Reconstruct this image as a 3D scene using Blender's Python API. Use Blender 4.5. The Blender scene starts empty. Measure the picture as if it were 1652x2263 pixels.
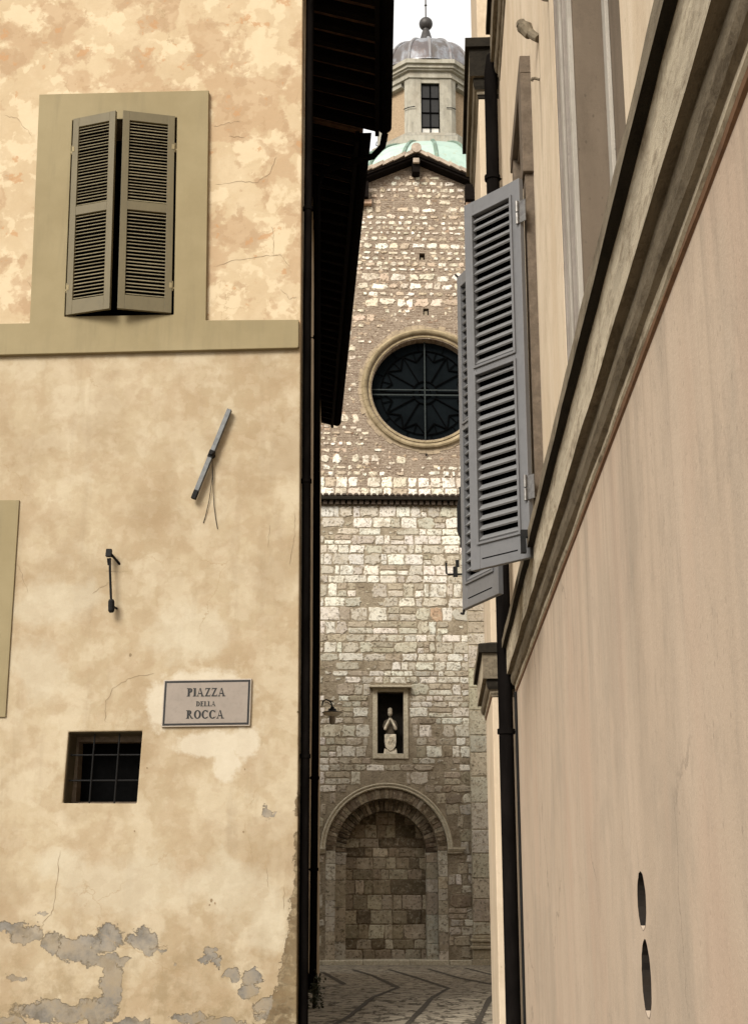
import bpy, bmesh, math, random
from mathutils import Vector, Matrix, noise as mnoise
random.seed(7)
R = math.radians
SC = bpy.context.scene
COL = SC.collection

# ------------------------------------------------------------------ camera, sky, sun, exposure
F, CX, CY = 3015.0, 826.0, 1131.0          # focal length and centre in the units of a 1652 px wide picture
PITCH, YAW = R(15.197), R(2.822)
CAM = Vector((0, 0, 2.14))
cd = bpy.data.cameras.new('camera'); cam = bpy.data.objects.new('camera', cd); COL.objects.link(cam)
cam.location = CAM; cam.rotation_euler = (R(90) + PITCH, 0, YAW)
cd.sensor_fit = 'HORIZONTAL'; cd.sensor_width = 36; cd.lens = F / 1652 * 36
cd.clip_start = 0.05; cd.clip_end = 2000
SC.camera = cam
SC.view_settings.view_transform = 'Standard'; SC.view_settings.look = 'None'
SC.view_settings.gamma = 1; SC.view_settings.use_curve_mapping = False
SC.view_settings.exposure = 1.05
SUN_EL, SUN_AZ = 34.0, 205.0               # compass style: 180 = from behind the camera, 270 = from the left
w = bpy.data.worlds.new('World'); SC.world = w; w.use_nodes = True
wn = w.node_tree.nodes; wl = w.node_tree.links; wn.clear()
sky = wn.new('ShaderNodeTexSky'); sky.sky_type = 'NISHITA'; sky.sun_disc = False
sky.sun_elevation = R(SUN_EL); sky.sun_rotation = R(SUN_AZ); sky.dust_density = 6; sky.air_density = 1.2
hs = wn.new('ShaderNodeHueSaturation'); hs.inputs['Saturation'].default_value = 0.12
mixw = wn.new('ShaderNodeMix'); mixw.data_type = 'RGBA'; mixw.inputs[0].default_value = 0.6
mixw.inputs[7].default_value = (9.6, 9.4, 9.0, 1)   # the even white of the overcast
bg = wn.new('ShaderNodeBackground'); bg.inputs[1].default_value = 0.085
wo = wn.new('ShaderNodeOutputWorld')
wl.new(sky.outputs[0], hs.inputs['Color']); wl.new(hs.outputs[0], mixw.inputs[6]); wl.new(mixw.outputs[2], bg.inputs[0]); wl.new(bg.outputs[0], wo.inputs[0])
sd = bpy.data.lights.new('sun', 'SUN'); sun = bpy.data.objects.new('sun', sd); COL.objects.link(sun)
sd.energy = 1.9; sd.angle = R(24); sd.color = (1.0, 0.95, 0.86)
sun.rotation_euler = (R(90 - SUN_EL), 0, R(180 - SUN_AZ))
_az = R(SUN_AZ); _v = Vector((math.sin(_az) * math.cos(R(SUN_EL)), math.cos(_az) * math.cos(R(SUN_EL)), math.sin(R(SUN_EL))))
sun.rotation_euler = (-_v).to_track_quat('-Z', 'Y').to_euler()

# ------------------------------------------------------------------ measuring helper: a picture direction met with a real plane
_f = Vector((-math.sin(YAW) * math.cos(PITCH), math.cos(YAW) * math.cos(PITCH), math.sin(PITCH)))
_r = Vector((math.cos(YAW), math.sin(YAW), 0)); _u = _r.cross(_f)
def at_y(px, py, Y):
    d = _r * (px - CX) + _u * (CY - py) + _f * F
    return CAM + d * (Y / d.y)

# ------------------------------------------------------------------ node materials
class NT:
    def __init__(s, name):
        s.m = bpy.data.materials.new(name); s.m.use_nodes = True
        s.n = s.m.node_tree.nodes; s.l = s.m.node_tree.links
        s.b = s.n['Principled BSDF']
        s.tc = s.n.new('ShaderNodeTexCoord').outputs['Object']
    def lk(s, a, b):
        if hasattr(a, 'is_output'): s.l.new(a, b)
        else: b.default_value = a
    def mp(s, scale=(1, 1, 1), rot=(0, 0, 0), loc=(0, 0, 0), vec=None):
        k = s.n.new('ShaderNodeMapping'); k.inputs['Scale'].default_value = scale
        k.inputs['Rotation'].default_value = rot; k.inputs['Location'].default_value = loc
        s.l.new(vec or s.tc, k.inputs[0]); return k.outputs[0]
    def noise(s, scale, detail=5, rough=.55, dist=0, vec=None, col=False):
        k = s.n.new('ShaderNodeTexNoise'); k.inputs['Scale'].default_value = scale; k.inputs['Detail'].default_value = detail
        k.inputs['Roughness'].default_value = rough; k.inputs['Distortion'].default_value = dist
        s.l.new(vec or s.tc, k.inputs['Vector']); return k.outputs['Color' if col else 'Fac']
    def voro(s, scale, feat='F1', vec=None, out='Distance', rnd=1):
        k = s.n.new('ShaderNodeTexVoronoi'); k.feature = feat; k.inputs['Scale'].default_value = scale
        k.inputs['Randomness'].default_value = rnd
        s.l.new(vec or s.tc, k.inputs['Vector']); return k.outputs[out]
    def ramp(s, fac, stops, interp='LINEAR'):
        k = s.n.new('ShaderNodeValToRGB'); e = k.color_ramp.elements; k.color_ramp.interpolation = interp
        for i, (p, c) in enumerate(stops):
            if i > 1: e.new(p)
            e[i].position = p
            e[i].color = (c, c, c, 1) if isinstance(c, (int, float)) else (*c, 1)
        s.lk(fac, k.inputs[0]); return k.outputs[0]
    def step(s, fac, a, b):
        k = s.n.new('ShaderNodeMapRange'); k.clamp = True
        s.lk(fac, k.inputs[0]); k.inputs[1].default_value = a; k.inputs[2].default_value = b
        return k.outputs[0]
    def mix(s, fac, a, b, mode='MIX'):
        k = s.n.new('ShaderNodeMix'); k.data_type = 'RGBA'; k.blend_type = mode
        s.lk(fac, k.inputs[0])
        for v, i in ((a, 6), (b, 7)): s.lk(v if hasattr(v, 'is_output') else (*v, 1), k.inputs[i])
        return k.outputs[2]
    def math(s, op, a, b=0.0, clamp=False):
        k = s.n.new('ShaderNodeMath'); k.operation = op; k.use_clamp = clamp
        s.lk(a, k.inputs[0]); s.lk(b, k.inputs[1]); return k.outputs[0]
    def vmath(s, op, a, b=None):
        k = s.n.new('ShaderNodeVectorMath'); k.operation = op
        s.lk(a, k.inputs[0])
        if b is not None: s.lk(b, k.inputs[1])
        return k.outputs['Value' if op in ('LENGTH', 'DISTANCE', 'DOT_PRODUCT') else 'Vector']
    def xyz(s, vec=None):
        k = s.n.new('ShaderNodeSeparateXYZ'); s.l.new(vec or s.tc, k.inputs[0]); return k.outputs
    def comb(s, x, y, z):
        k = s.n.new('ShaderNodeCombineXYZ')
        for v, i in zip((x, y, z), k.inputs): s.lk(v, i)
        return k.outputs[0]
    def blobs(s, lst, warp):
        """union of ellipses in the x,z plane with a ragged edge: < 1 inside"""
        p = s.vmath('ADD', s.tc, warp); out = None
        for (x, z, rx, rz) in lst:
            v = s.vmath('MULTIPLY', s.vmath('SUBTRACT', p, (x, 0, z)), (1 / rx, 0, 1 / rz))
            d = s.vmath('LENGTH', v)
            out = d if out is None else s.math('MINIMUM', out, d)
        return out
    def bump(s, h, strength=.3, dist=.01, prev=None):
        k = s.n.new('ShaderNodeBump'); k.inputs['Strength'].default_value = strength; k.inputs['Distance'].default_value = dist
        s.lk(h, k.inputs['Height'])
        if prev: s.l.new(prev, k.inputs['Normal'])
        s.l.new(k.outputs[0], s.b.inputs['Normal']); return k.outputs[0]
    def done(s, col, rough=.85, metal=0, spec=.25):
        s.lk(col if hasattr(col, 'is_output') else (*col, 1), s.b.inputs['Base Color'])
        s.lk(rough, s.b.inputs['Roughness']); s.b.inputs['Metallic'].default_value = metal
        s.b.inputs['Specular IOR Level'].default_value = spec
        return s.m
    def warp(s, amp, scale, detail=4):
        return s.vmath('MULTIPLY', s.vmath('SUBTRACT', s.noise(scale, detail, .65, col=True), (.5, .5, .5)), (amp, amp, amp))

def simple(name, col, rough=.7, metal=0, var=.25, scale=12, spec=.3, bump=.0, stretch=(1, 1, 1)):
    t = NT(name); n = t.noise(scale, 5, .6, vec=t.mp(stretch)); n2 = t.noise(scale * 6, 3, .6, vec=t.mp(stretch))
    c = t.mix(t.step(n, .3, .7), [x * (1 - var) for x in col], [min(1, x * (1 + var)) for x in col])
    c = t.mix(t.math('MULTIPLY', t.step(n2, .5, .8), .35), c, [x * .6 for x in col])
    if bump: t.bump(n2, bump, .004)
    return t.done(c, rough, metal, spec)

def px_blob(px, py, rx, ry, Y=13.5):
    a = at_y(px, py, Y); b = at_y(px + rx, py, Y); c = at_y(px, py + ry, Y)
    return (a.x, a.z, abs(b.x - a.x), abs(a.z - c.z))

def mat_left_plaster():
    t = NT('ochre_plaster'); X = t.xyz()
    P = t.vmath('ADD', t.tc, t.warp(.16, 4, 5)); nz = lambda sc, off, d=4: t.noise(sc, d, .56, 0, vec=t.vmath('ADD', P, off))
    n1 = nz(.9, (0, 0, 0), 3); n2 = nz(2.3, (0, 2, 0)); n3 = t.noise(7, 5, .6); n6 = nz(4.4, (11, 3, 5)); n8 = nz(3.3, (5, 9, 2)); n9 = nz(6.8, (1, 4, 8))
    c = t.mix(t.step(n1, .38, .60), (0.311, 0.245, 0.158), (0.374, 0.308, 0.209))
    c = t.mix(t.math('MULTIPLY', t.step(n8, .515, .57), .34), c, (0.427, 0.360, 0.263))
    c = t.mix(t.math('MULTIPLY', t.step(n2, .525, .585), .40), c, (0.290, 0.213, 0.131))
    c = t.mix(t.math('MULTIPLY', t.step(n6, .465, .41), .30), c, (0.283, 0.210, 0.131))
    c = t.mix(t.math('MULTIPLY', t.step(n2, .45, .39), .46), c, (0.444, 0.385, 0.284))
    c = t.mix(t.math('MULTIPLY', t.step(n9, .53, .58), .24), c, (0.434, 0.367, 0.270))
    c = t.mix(t.math('MULTIPLY', t.step(n9, .44, .39), .20), c, (0.273, 0.199, 0.124))
    n12 = nz(1.25, (9, 2, 6), 5)
    c = t.mix(t.math('MULTIPLY', t.step(n12, .50, .64), .42), c, (0.211, 0.147, 0.083))
    run = t.noise(1, 5, .62, vec=t.vmath('ADD', t.mp((5, 1, .55), loc=(2, 0, 3)), t.warp(.3, 1.5, 3)))
    c = t.mix(t.math('MULTIPLY', t.step(run, .54, .70), .26), c, (0.194, 0.147, 0.095))
    # warm orange stains of the upper storey
    up = t.step(X[2], 7.6, 8.0); upf = lambda m, k: t.math('MULTIPLY', t.math('MULTIPLY', m, up), k)
    hi_ = t.step(X[2], 9.4, 11.2)
    n5 = nz(1.9, (3, 0, 1.35), 5); n10 = nz(4.3, (8, 1, 4), 5); n11 = nz(3.1, (2, 6, 7), 5)
    c = t.mix(upf(1.0, .55), c, (0.504, 0.389, 0.248))
    c = t.mix(upf(t.step(n11, .52, .555), .55), c, (0.560, 0.469, 0.327))
    sel = t.math('ADD', n5, t.math('MULTIPLY', hi_, .055))
    c = t.mix(upf(t.step(sel, .54, .58), .62), c, (0.329, 0.220, 0.131))
    c = t.mix(upf(t.math('MULTIPLY', t.step(n10, .53, .56), t.step(sel, .49, .53)), .55), c, (0.301, 0.203, 0.121))
    c = t.mix(upf(t.step(n10, .635, .665), .7), c, (0.364, 0.203, 0.099))
    # fresh pale plaster round the sign, and pale wash low down
    pw = t.warp(.22, 5, 6)
    pale = t.blobs([px_blob(*a) for a in [(450, 1535, 118, 62), (470, 1645, 95, 38), (505, 1690, 34, 46), (352, 1560, 34, 62), (540, 1640, 40, 45)]], pw)
    c = t.mix(t.math('MULTIPLY', t.step(t.math('ADD', pale, t.math('MULTIPLY', t.math('SUBTRACT', t.noise(9, 7, .7), .5), 1.0)), 1.0, .72), .62), c, (0.504, 0.462, 0.376))
    wash = t.blobs([px_blob(*a) for a in [(290, 1960, 150, 75), (500, 1960, 120, 80), (150, 1920, 80, 45), (600, 2040, 60, 80), (120, 1330, 90, 60), (420, 1400, 110, 60), (90, 1480, 60, 70)]], t.warp(.5, 2.5, 6))
    c = t.mix(t.math('MULTIPLY', t.step(t.math('ADD', wash, t.math('MULTIPLY', t.math('SUBTRACT', t.noise(3, 6, .62), .5), 2.2)), 1.15, .6), .42), c, (0.448, 0.409, 0.320))
    # fallen render showing grey mortar, low down
    gw = t.warp(.30, 6, 9)
    grey0 = t.blobs([px_blob(a[0], a[1] + 10, a[2], a[3]) for a in [(30, 2040, 62, 16), (60, 2058, 40, 20), (110, 2075, 20, 24), (175, 2085, 60, 28), (245, 2062, 32, 36), (230, 2110, 66, 14), (245, 2165, 26, 62), (318, 2068, 40, 20), (330, 2085, 26, 12), (130, 2225, 110, 26), (215, 2225, 50, 34), (40, 2150, 30, 8),
                                          (465, 2112, 26, 14), (462, 2092, 16, 9), (512, 2148, 22, 14), (560, 2148, 26, 18), (420, 2240, 60, 12), (600, 2220, 40, 30), (500, 2255, 80, 14), (590, 1783, 15, 8), (604, 1790, 12, 4), (170, 2105, 40, 8), (20, 2250, 40, 18), (300, 2255, 60, 14), (550, 2180, 20, 20), (90, 2008, 14, 5), (390, 2120, 8, 5), (360, 2092, 9, 5)]], gw)
    grey = t.math('ADD', grey0, t.math('MULTIPLY', t.math('SUBTRACT', t.noise(11, 7, .72, vec=t.mp((1, 1, 1.3))), .5), .85))
    gm = t.math('MULTIPLY', t.step(grey, .93, .84), t.step(t.noise(5, 6, .7, vec=t.mp(loc=(2, 8, 3))), .36, .42))
    gcol = t.mix(t.step(t.noise(4, 6, .68), .38, .62), (.085, .08, .072), (.21, .205, .195))
    c = t.mix(t.math('MULTIPLY', gm, t.math('ADD', .55, t.math('MULTIPLY', t.step(t.noise(3.5, 5, .65, vec=t.mp(loc=(5, 5, 5))), .40, .58), .42))), c, gcol)
    edge_shade = t.math('MULTIPLY', t.step(grey, .83, .88), t.step(grey, .99, .92))
    c = t.mix(t.math('MULTIPLY', edge_shade, .6), c, (.09, .078, .06))  # dark line paints the shadow at the edge of the fallen render
    # crumbled corner: stones of the quoin show through
    dx = t.math('SUBTRACT', t.math('ADD', t.math('MULTIPLY', X[2], -.0087), -1.381), X[0])      # distance to the corner
    low = t.ramp(X[2], [(0, 0.0), (1, 1.0)]); low = t.math('MULTIPLY', t.math('SUBTRACT', 3.3, X[2]), .045)
    low2 = t.math('MULTIPLY', t.math('MAXIMUM', t.math('SUBTRACT', 1.70, X[2]), 0.0), .20)
    lim = t.math('ADD', t.math('ADD', low, low2), t.math('MULTIPLY', t.math('SUBTRACT', t.noise(4.5, 6, .7), .5), .34))
    cm = t.step(t.math('SUBTRACT', lim, dx), 0.0, .012)
    svv = t.vmath('ADD', t.mp((1, 1, 1.7)), t.warp(.16, 7, 5))
    sv = t.voro(8.5, vec=svv, out='Color'); se = t.voro(8.5, 'DISTANCE_TO_EDGE', vec=svv)
    scol = t.ramp(t.xyz(sv)[0], [(0, (.05, .033, .018)), (.35, (.17, .125, .075)), (.7, (.24, .195, .125)), (1, (.09, .055, .028))])
    scol = t.mix(t.step(se, .11, .02), scol, (.12, .095, .06)); scol = t.mix(t.step(t.noise(16, 5, .7), .45, .62), scol, (.085, .06, .035))
    c = t.mix(cm, c, scol)
    # dirt low down
    dn = t.math('MULTIPLY', t.math('MULTIPLY', t.step(X[2], 1.9, .9), t.step(t.noise(4, 7, .7), .47, .60)), .75)
    c = t.mix(dn, c, (.20, .15, .085))
    # specks and hairlines
    sp = t.step(t.voro(9), .030, .018)
    c = t.mix(t.math('MULTIPLY', sp, .5), c, (.20, .14, .08))
    cr = t.voro(.75, 'DISTANCE_TO_EDGE', vec=t.vmath('ADD', t.tc, t.warp(.35, 3, 6)))
    crm = t.math('MULTIPLY', t.step(cr, .0045, .0015), t.step(t.noise(.9, 3, .5, vec=t.mp(loc=(7, 2, 4))), .52, .6))
    c = t.mix(t.math('MULTIPLY', crm, .55), c, (.25, .18, .10))
    c = t.mix(t.math('MULTIPLY', t.noise(60, 4, .7), .18), c, (.40, .29, .16))
    hgt = t.math('SUBTRACT', t.math('ADD', t.math('MULTIPLY', n3, .5), t.math('MULTIPLY', t.noise(45, 4, .6), .18)), t.math('MULTIPLY', t.math('MAXIMUM', gm, cm), 1.2))
    t.bump(hgt, .55, .02)
    return t.done(c, .92, spec=.1)

def mat_band():
    t = NT('olive_painted_band'); n = t.noise(1.6, 5, .6); X = t.xyz()
    c = t.mix(t.step(n, .35, .65), (.205, .166, .092), (.24, .197, .113))
    st = t.noise(3, 5, .6, vec=t.mp((3, 1, .35)))
    c = t.mix(t.math('MULTIPLY', t.step(st, .52, .7), .35), c, (.155, .128, .076))
    c = t.mix(t.math('MULTIPLY', t.noise(40, 4, .7), .2), c, (.28, .21, .11))
    t.bump(t.noise(35, 4, .6), .12, .006)
    return t.done(c, .8, spec=.15)

def mat_right_plaster(name, base, dark, pale, pink, drip=None, streaks=None):
    t = NT(name); X = t.xyz()
    wp = t.warp(.5, .7, 3)
    s1 = t.noise(.8, 4, .55, .2, vec=t.vmath('ADD', t.mp((2.0, 2.0, .35)), wp)); s2 = t.noise(1.5, 6, .62, .2, vec=t.vmath('ADD', t.mp((3.2, 3.2, .28), loc=(3, 7, 1)), wp))
    c = t.mix(t.step(s1, .32, .68), base, pale)
    c = t.mix(t.math('MULTIPLY', t.step(s2, .46, .72), .6), c, dark)
    blot = t.noise(1.1, 6, .65, .4)
    c = t.mix(t.math('MULTIPLY', t.step(blot, .50, .60), .34), c, [x * .9 for x in dark])
    bl2 = t.noise(3.2, 6, .7, vec=t.mp((1, 1, .7), loc=(6, 1, 1))); c = t.mix(t.math('MULTIPLY', t.step(bl2, .53, .60), .26), c, pale)
    c = t.mix(t.math('MULTIPLY', t.step(t.noise(8, 7, .75, vec=t.mp((1, 1, .5))), .52, .66), .30), c, [x * .72 for x in dark])
    pit = t.step(t.voro(26, vec=t.mp((1, 1, .6))), .16, .08)
    c = t.mix(t.math('MULTIPLY', t.math('MULTIPLY', pit, t.step(t.noise(1.4, 4, .6, vec=t.mp(loc=(2, 2, 9))), .45, .62)), .45), c, [x * .35 for x in dark])
    c = t.mix(t.math('MULTIPLY', t.step(t.noise(1.3, 5, .6, vec=t.mp((1.5, 1.5, .5), loc=(5, 1, 2))), .5, .66), .5), c, pink)
    c = t.mix(t.math('MULTIPLY', t.step(t.noise(22, 5, .75), .60, .70), .22), c, [x * .45 for x in dark])
    c = t.mix(t.math('MULTIPLY', t.noise(70, 3, .7), .14), c, [x * .6 for x in base])
    if streaks:
        for (yy, zz, ln_) in streaks:
            dy = t.math('ABSOLUTE', t.math('SUBTRACT', t.math('ADD', X[1], t.math('MULTIPLY', t.math('SUBTRACT', t.noise(6, 4, .6), .5), .06)), yy))
            mk = t.math('MULTIPLY', t.step(dy, .055, .01), t.math('MULTIPLY', t.step(X[2], zz - ln_, zz), t.step(X[2], zz + .03, zz)))
            c = t.mix(t.math('MULTIPLY', mk, .6), c, [x * .5 for x in dark])
    if drip:
        dn = t.noise(1, 5, .65, vec=t.mp((2, 9, .25), loc=(1, 1, 4))); fall = t.step(t.math('ADD', X[2], t.math('MULTIPLY', dn, 1.6)), drip - .35, drip + .95)
        c = t.mix(t.math('MULTIPLY', t.math('MULTIPLY', fall, t.step(dn, .46, .68)), .40), c, [x * .52 for x in dark])
        ck = t.voro(.55, 'DISTANCE_TO_EDGE', vec=t.vmath('ADD', t.mp((1, 1, .7)), t.warp(.3, 2.5, 6)))
        c = t.mix(t.math('MULTIPLY', t.math('MULTIPLY', t.step(ck, .004, .0012), t.step(t.noise(.8, 3, .5, vec=t.mp(loc=(3, 3, 1))), .5, .58)), .6), c, [x * .5 for x in dark])
    t.bump(t.math('ADD', t.math('ADD', t.noise(3, 5, .6), t.math('MULTIPLY', t.noise(1.1, 3, .5), 2.0)), t.math('MULTIPLY', t.noise(70, 4, .7), .35)), .40, .012)
    return t.done(c, .9, spec=.12)

def mat_string(name, light, dark, along=1):
    """weathered moulding: long stains along its length, drips and lichen"""
    t = NT(name); X = t.xyz()
    n = t.noise(3, 6, .65, .4, vec=t.mp((6, .5, 6))); n2 = t.noise(5, 7, .72, .3, vec=t.mp((4, 1.3, 4), loc=(2, 5, 1))); n3 = t.noise(50, 5, .75)
    c = t.mix(t.step(n, .38, .62), light, [x * .72 for x in light])
    c = t.mix(t.math('MULTIPLY', t.step(n2, .48, .66), .75), c, dark)
    c = t.mix(t.math('MULTIPLY', t.step(n3, .56, .68), .45), c, [x * .35 for x in light])
    t.bump(t.math('ADD', t.math('MULTIPLY', n3, .6), n2), .5, .012)
    return t.done(c, .93, spec=.1)

def mat_stone_attr():
    t = NT('cut_stone'); a = t.n.new('ShaderNodeVertexColor'); a.layer_name = 'Col'
    n = t.noise(3.5, 6, .7, .5); n2 = t.noise(14, 5, .7)
    n7 = t.noise(7, 6, .72, .3, vec=t.mp((1, 1, 1.5), loc=(1, 6, 2)))
    c = t.mix(t.math('MULTIPLY', t.step(n, .52, .62), .55), a.outputs[0], (.235, .185, .125))
    c = t.mix(t.math('MULTIPLY', t.step(n7, .53, .62), .6), c, (.27, .215, .145))
    c = t.mix(t.math('MULTIPLY', t.step(n2, .53, .62), .75), c, (.07, .052, .03))
    c = t.mix(t.math('MULTIPLY', t.step(t.noise(9, 4, .6, vec=t.mp(loc=(4, 4, 4))), .55, .7), .35), c, (.66, .58, .44))
    t.bump(t.math('ADD', n2, t.math('MULTIPLY', n, .6)), .6, .03)
    return t.done(c, .93, spec=.1)

def mat_brick_bed():
    t = NT('thin_pink_brick'); X = t.xyz()
    wv = t.warp(.10, 3.5, 5)
    q = t.vmath('ADD', t.comb(X[0], X[2], 0.0), wv)
    k = t.n.new('ShaderNodeTexBrick'); t.l.new(q, k.inputs['Vector']); k.inputs['Scale'].default_value = 1
    k.inputs['Brick Width'].default_value = .26; k.inputs['Row Height'].default_value = .075; k.inputs['Mortar Size'].default_value = .012
    k.inputs['Color1'].default_value = (.15, .108, .078, 1); k.inputs['Color2'].default_value = (.235, .18, .133, 1); k.inputs['Mortar'].default_value = (.25, .20, .148, 1)
    k.inputs['Bias'].default_value = 0
    c = t.mix(t.math('MULTIPLY', t.step(t.noise(2.0, 6, .65), .45, .65), .5), k.outputs[0], (.27, .213, .157))
    c = t.mix(t.math('MULTIPLY', t.step(t.noise(9, 5, .7, vec=t.mp((1, 1, 2.5))), .53, .64), .85), c, (.10, .065, .042))
    c = t.mix(t.math('MULTIPLY', t.step(t.noise(17, 4, .7, vec=t.mp((1, 1, 2.0), loc=(3, 1, 8))), .56, .66), .5), c, (.70, .60, .47))
    t.bump(t.math('ADD', k.outputs['Fac'], t.math('MULTIPLY', t.noise(14, 5, .7), -1.5)), .5, .03)
    return t.done(c, .93, spec=.1)

def mat_mortar():
    t = NT('brown_mortar'); n = t.noise(5, 7, .7); n2 = t.noise(18, 5, .7, vec=t.mp((1, 1, 2)))
    c = t.mix(t.step(n, .36, .64), (.185, .147, .10), (.30, .25, .18))
    c = t.mix(t.math('MULTIPLY', t.step(n2, .54, .66), .7), c, (.07, .05, .03))
    c = t.mix(t.math('MULTIPLY', t.step(n2, .44, .34), .5), c, (.44, .37, .26))
    t.bump(n2, .7, .03)
    return t.done(c, .95, spec=.08)

def mat_dome(name, green=True):
    t = NT(name); a = t.n.new('ShaderNodeVertexColor'); a.layer_name = 'Col'
    n = t.noise(1.5, 6, .65, .4, vec=t.mp((1.5, 1.5, .7)))
    if green:
        c = t.mix(t.math('MULTIPLY', t.step(n, .45, .65), .6), a.outputs[0], (.22, .31, .26))
        c = t.mix(t.math('MULTIPLY', t.step(t.noise(3, 6, .7, vec=t.mp((1, 1, .4))), .56, .7), .5), c, (.25, .23, .12))
        t.bump(n, .2, .03); return t.done(c, .6, 0, .4)
    c = t.mix(t.step(n, .45, .62), a.outputs[0], (.22, .225, .24))
    c = t.mix(t.math('MULTIPLY', t.step(t.noise(4, 6, .7), .52, .66), .7), c, (.12, .09, .08))
    t.bump(n, .4, .04); return t.done(c, .42, .35, .5)

def mat_paving():
    t = NT('cobbled_paving'); X = t.xyz()
    k = t.n.new('ShaderNodeTexBrick'); q = t.vmath('ADD', t.mp((1, 1, 1), rot=(0, 0, R(32))), t.warp(.05, 5, 3))
    t.l.new(q, k.inputs['Vector']); k.inputs['Scale'].default_value = 1
    k.inputs['Brick Width'].default_value = .42; k.inputs['Row Height'].default_value = .19; k.inputs['Mortar Size'].default_value = .010
    k.inputs['Color1'].default_value = (.21, .178, .13, 1); k.inputs['Color2'].default_value = (.34, .295, .225, 1); k.inputs['Mortar'].default_value = (.04, .032, .022, 1)
    c = t.mix(t.math('MULTIPLY', t.step(t.noise(1.2, 5, .6), .4, .65), .5), k.outputs[0], (.26, .223, .17))
    c = t.mix(t.math('MULTIPLY', t.step(t.noise(5, 4, .65, vec=t.mp((1.6, .8, 1))), .51, .57), .85), c, (.042, .033, .022))
    c = t.mix(t.math('MULTIPLY', t.step(t.noise(7, 4, .65, vec=t.mp((1.6, .7, 1), loc=(4, 2, 0))), .56, .63), .6), c, (.27, .23, .17))
    t.bump(t.math('ADD', t.math('MULTIPLY', k.outputs['Fac'], -1), t.noise(12, 4, .6)), .7, .02)
    return t.done(c, .85, spec=.15)

M = {}
M['plaster'] = mat_left_plaster(); M['band'] = mat_band()
M['up_plaster'] = mat_right_plaster('cream_plaster', (.49, .395, .285), (.39, .305, .21), (.56, .465, .35), (.47, .36, .245), streaks=[(6.80, 6.74, .9), (6.85, 6.52, .8), (6.17, 6.56, .7)])
M['low_plaster'] = mat_right_plaster('rose_plaster', (.392, .306, .228), (.32, .264, .204), (.445, .352, .268), (.41, .297, .22), drip=3.60)
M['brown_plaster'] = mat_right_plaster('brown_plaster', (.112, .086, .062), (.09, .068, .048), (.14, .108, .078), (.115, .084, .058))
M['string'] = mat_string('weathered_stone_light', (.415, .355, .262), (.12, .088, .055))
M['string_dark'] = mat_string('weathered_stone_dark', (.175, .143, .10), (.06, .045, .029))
M['string_black'] = mat_string('mossy_shaded_stone', (.022, .018, .013), (.010, .008, .006))  # mossy tops, and shade painted on moulding undersides and the church ledge
M['rust'] = simple('rust_stain', (.12, .06, .028), .95, scale=20)
M['jamb'] = mat_right_plaster('grey_jamb_stone', (.20, .172, .145), (.11, .09, .073), (.26, .228, .195), (.16, .13, .105))
M['jamb_pale'] = mat_right_plaster('pale_jamb_stone', (.28, .25, .21), (.17, .145, .115), (.34, .31, .265), (.22, .19, .155))
M['jamb_brown'] = mat_string('brown_jamb_stone', (.135, .104, .076), (.085, .064, .045))
M['stone'] = mat_stone_attr(); M['brickbed'] = mat_brick_bed(); M['mortar'] = mat_mortar()
M['frame_stone'] = mat_string('pale_frame_stone', (.40, .34, .24), (.24, .19, .12))
M['niche_stone'] = mat_string('pale_niche_stone', (.52, .46, .345), (.30, .25, .17))
M['side_stone'] = simple('alley_rubble', (.36, .275, .18), .95, 0, .5, 3, .1, bump=.8)
M['iron'] = simple('black_iron', (.008, .0075, .007), .65, 0, .3, 30, .12)
M['pipe'] = simple('dark_painted_pipe', (.006, .005, .0045), .75, 0, .4, 9, .0, stretch=(1, 1, .3))
M['greymetal'] = simple('galvanised_bar', (.115, .118, .118), .55, .1, .3, 20)
M['steel'] = simple('hinge_steel', (.16, .15, .14), .4, .8, .3, 40)
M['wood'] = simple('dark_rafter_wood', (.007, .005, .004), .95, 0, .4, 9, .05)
M['deck'] = simple('terracotta_deck', (.13, .072, .04), .9, 0, .5, 7)
M['tile'] = simple('roof_tile', (.33, .22, .15), .9, 0, .35, 3, bump=.4)
M['tile_edge'] = simple('pale_tile_edge', (.33, .265, .205), .9, 0, .35, 6, bump=.4)
M['olive'] = simple('olive_shutter_paint', (.106, .084, .042), .55, 0, .10, 5, .3, stretch=(1, 1, .4))
M['olive_slat'] = simple('olive_slat_paint', (.175, .145, .088), .55, 0, .12, 6)
M['greyp'] = simple('grey_shutter_paint', (.112, .110, .111), .5, 0, .07, 4, .3)
M['slatg'] = simple('grey_slat_paint', (.150, .148, .147), .5, 0, .08, 6, .3)
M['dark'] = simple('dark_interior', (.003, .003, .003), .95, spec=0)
M['glass'] = simple('dark_window_glass', (.0035, .0048, .0055), .8, 0, .35, 1.5, .02)
M['lead'] = simple('lead_came', (.002, .002, .002), .9, spec=.0)
M['barlight'] = simple('saddle_bar', (.028, .033, .031), .7, 0, spec=.1)
M['pane'] = simple('pale_fanlight', (.46, .47, .45), .4, 0, .1, 3)
M['marble'] = simple('sign_marble', (.215, .178, .145), .5, 0, .08, 4, .3)
M['marble_edge'] = simple('sign_edge_marble', (.33, .28, .225), .6, 0, .1, 5)
M['ink'] = simple('black_lettering', (.010, .009, .008), .6)
M['crack'] = simple('crack_shadow_gap', (.20, .145, .085), .95)
M['statue'] = simple('statue_stone', (.62, .55, .43), .85, 0, .45, 9, bump=.5)
M['statue_dark'] = simple('dark_statue_stone', (.10, .08, .055), .9, 0, .5, 9, bump=.4)  # darker stone tone for the body
M['statue_mid'] = simple('mid_statue_stone', (.36, .31, .235), .9, 0, .6, 14, bump=.5)  # middle stone tone for the head
M['shade_lining'] = simple('olive_reveal_shade', (.06, .047, .027), .9, 0, .3, 6)
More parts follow.
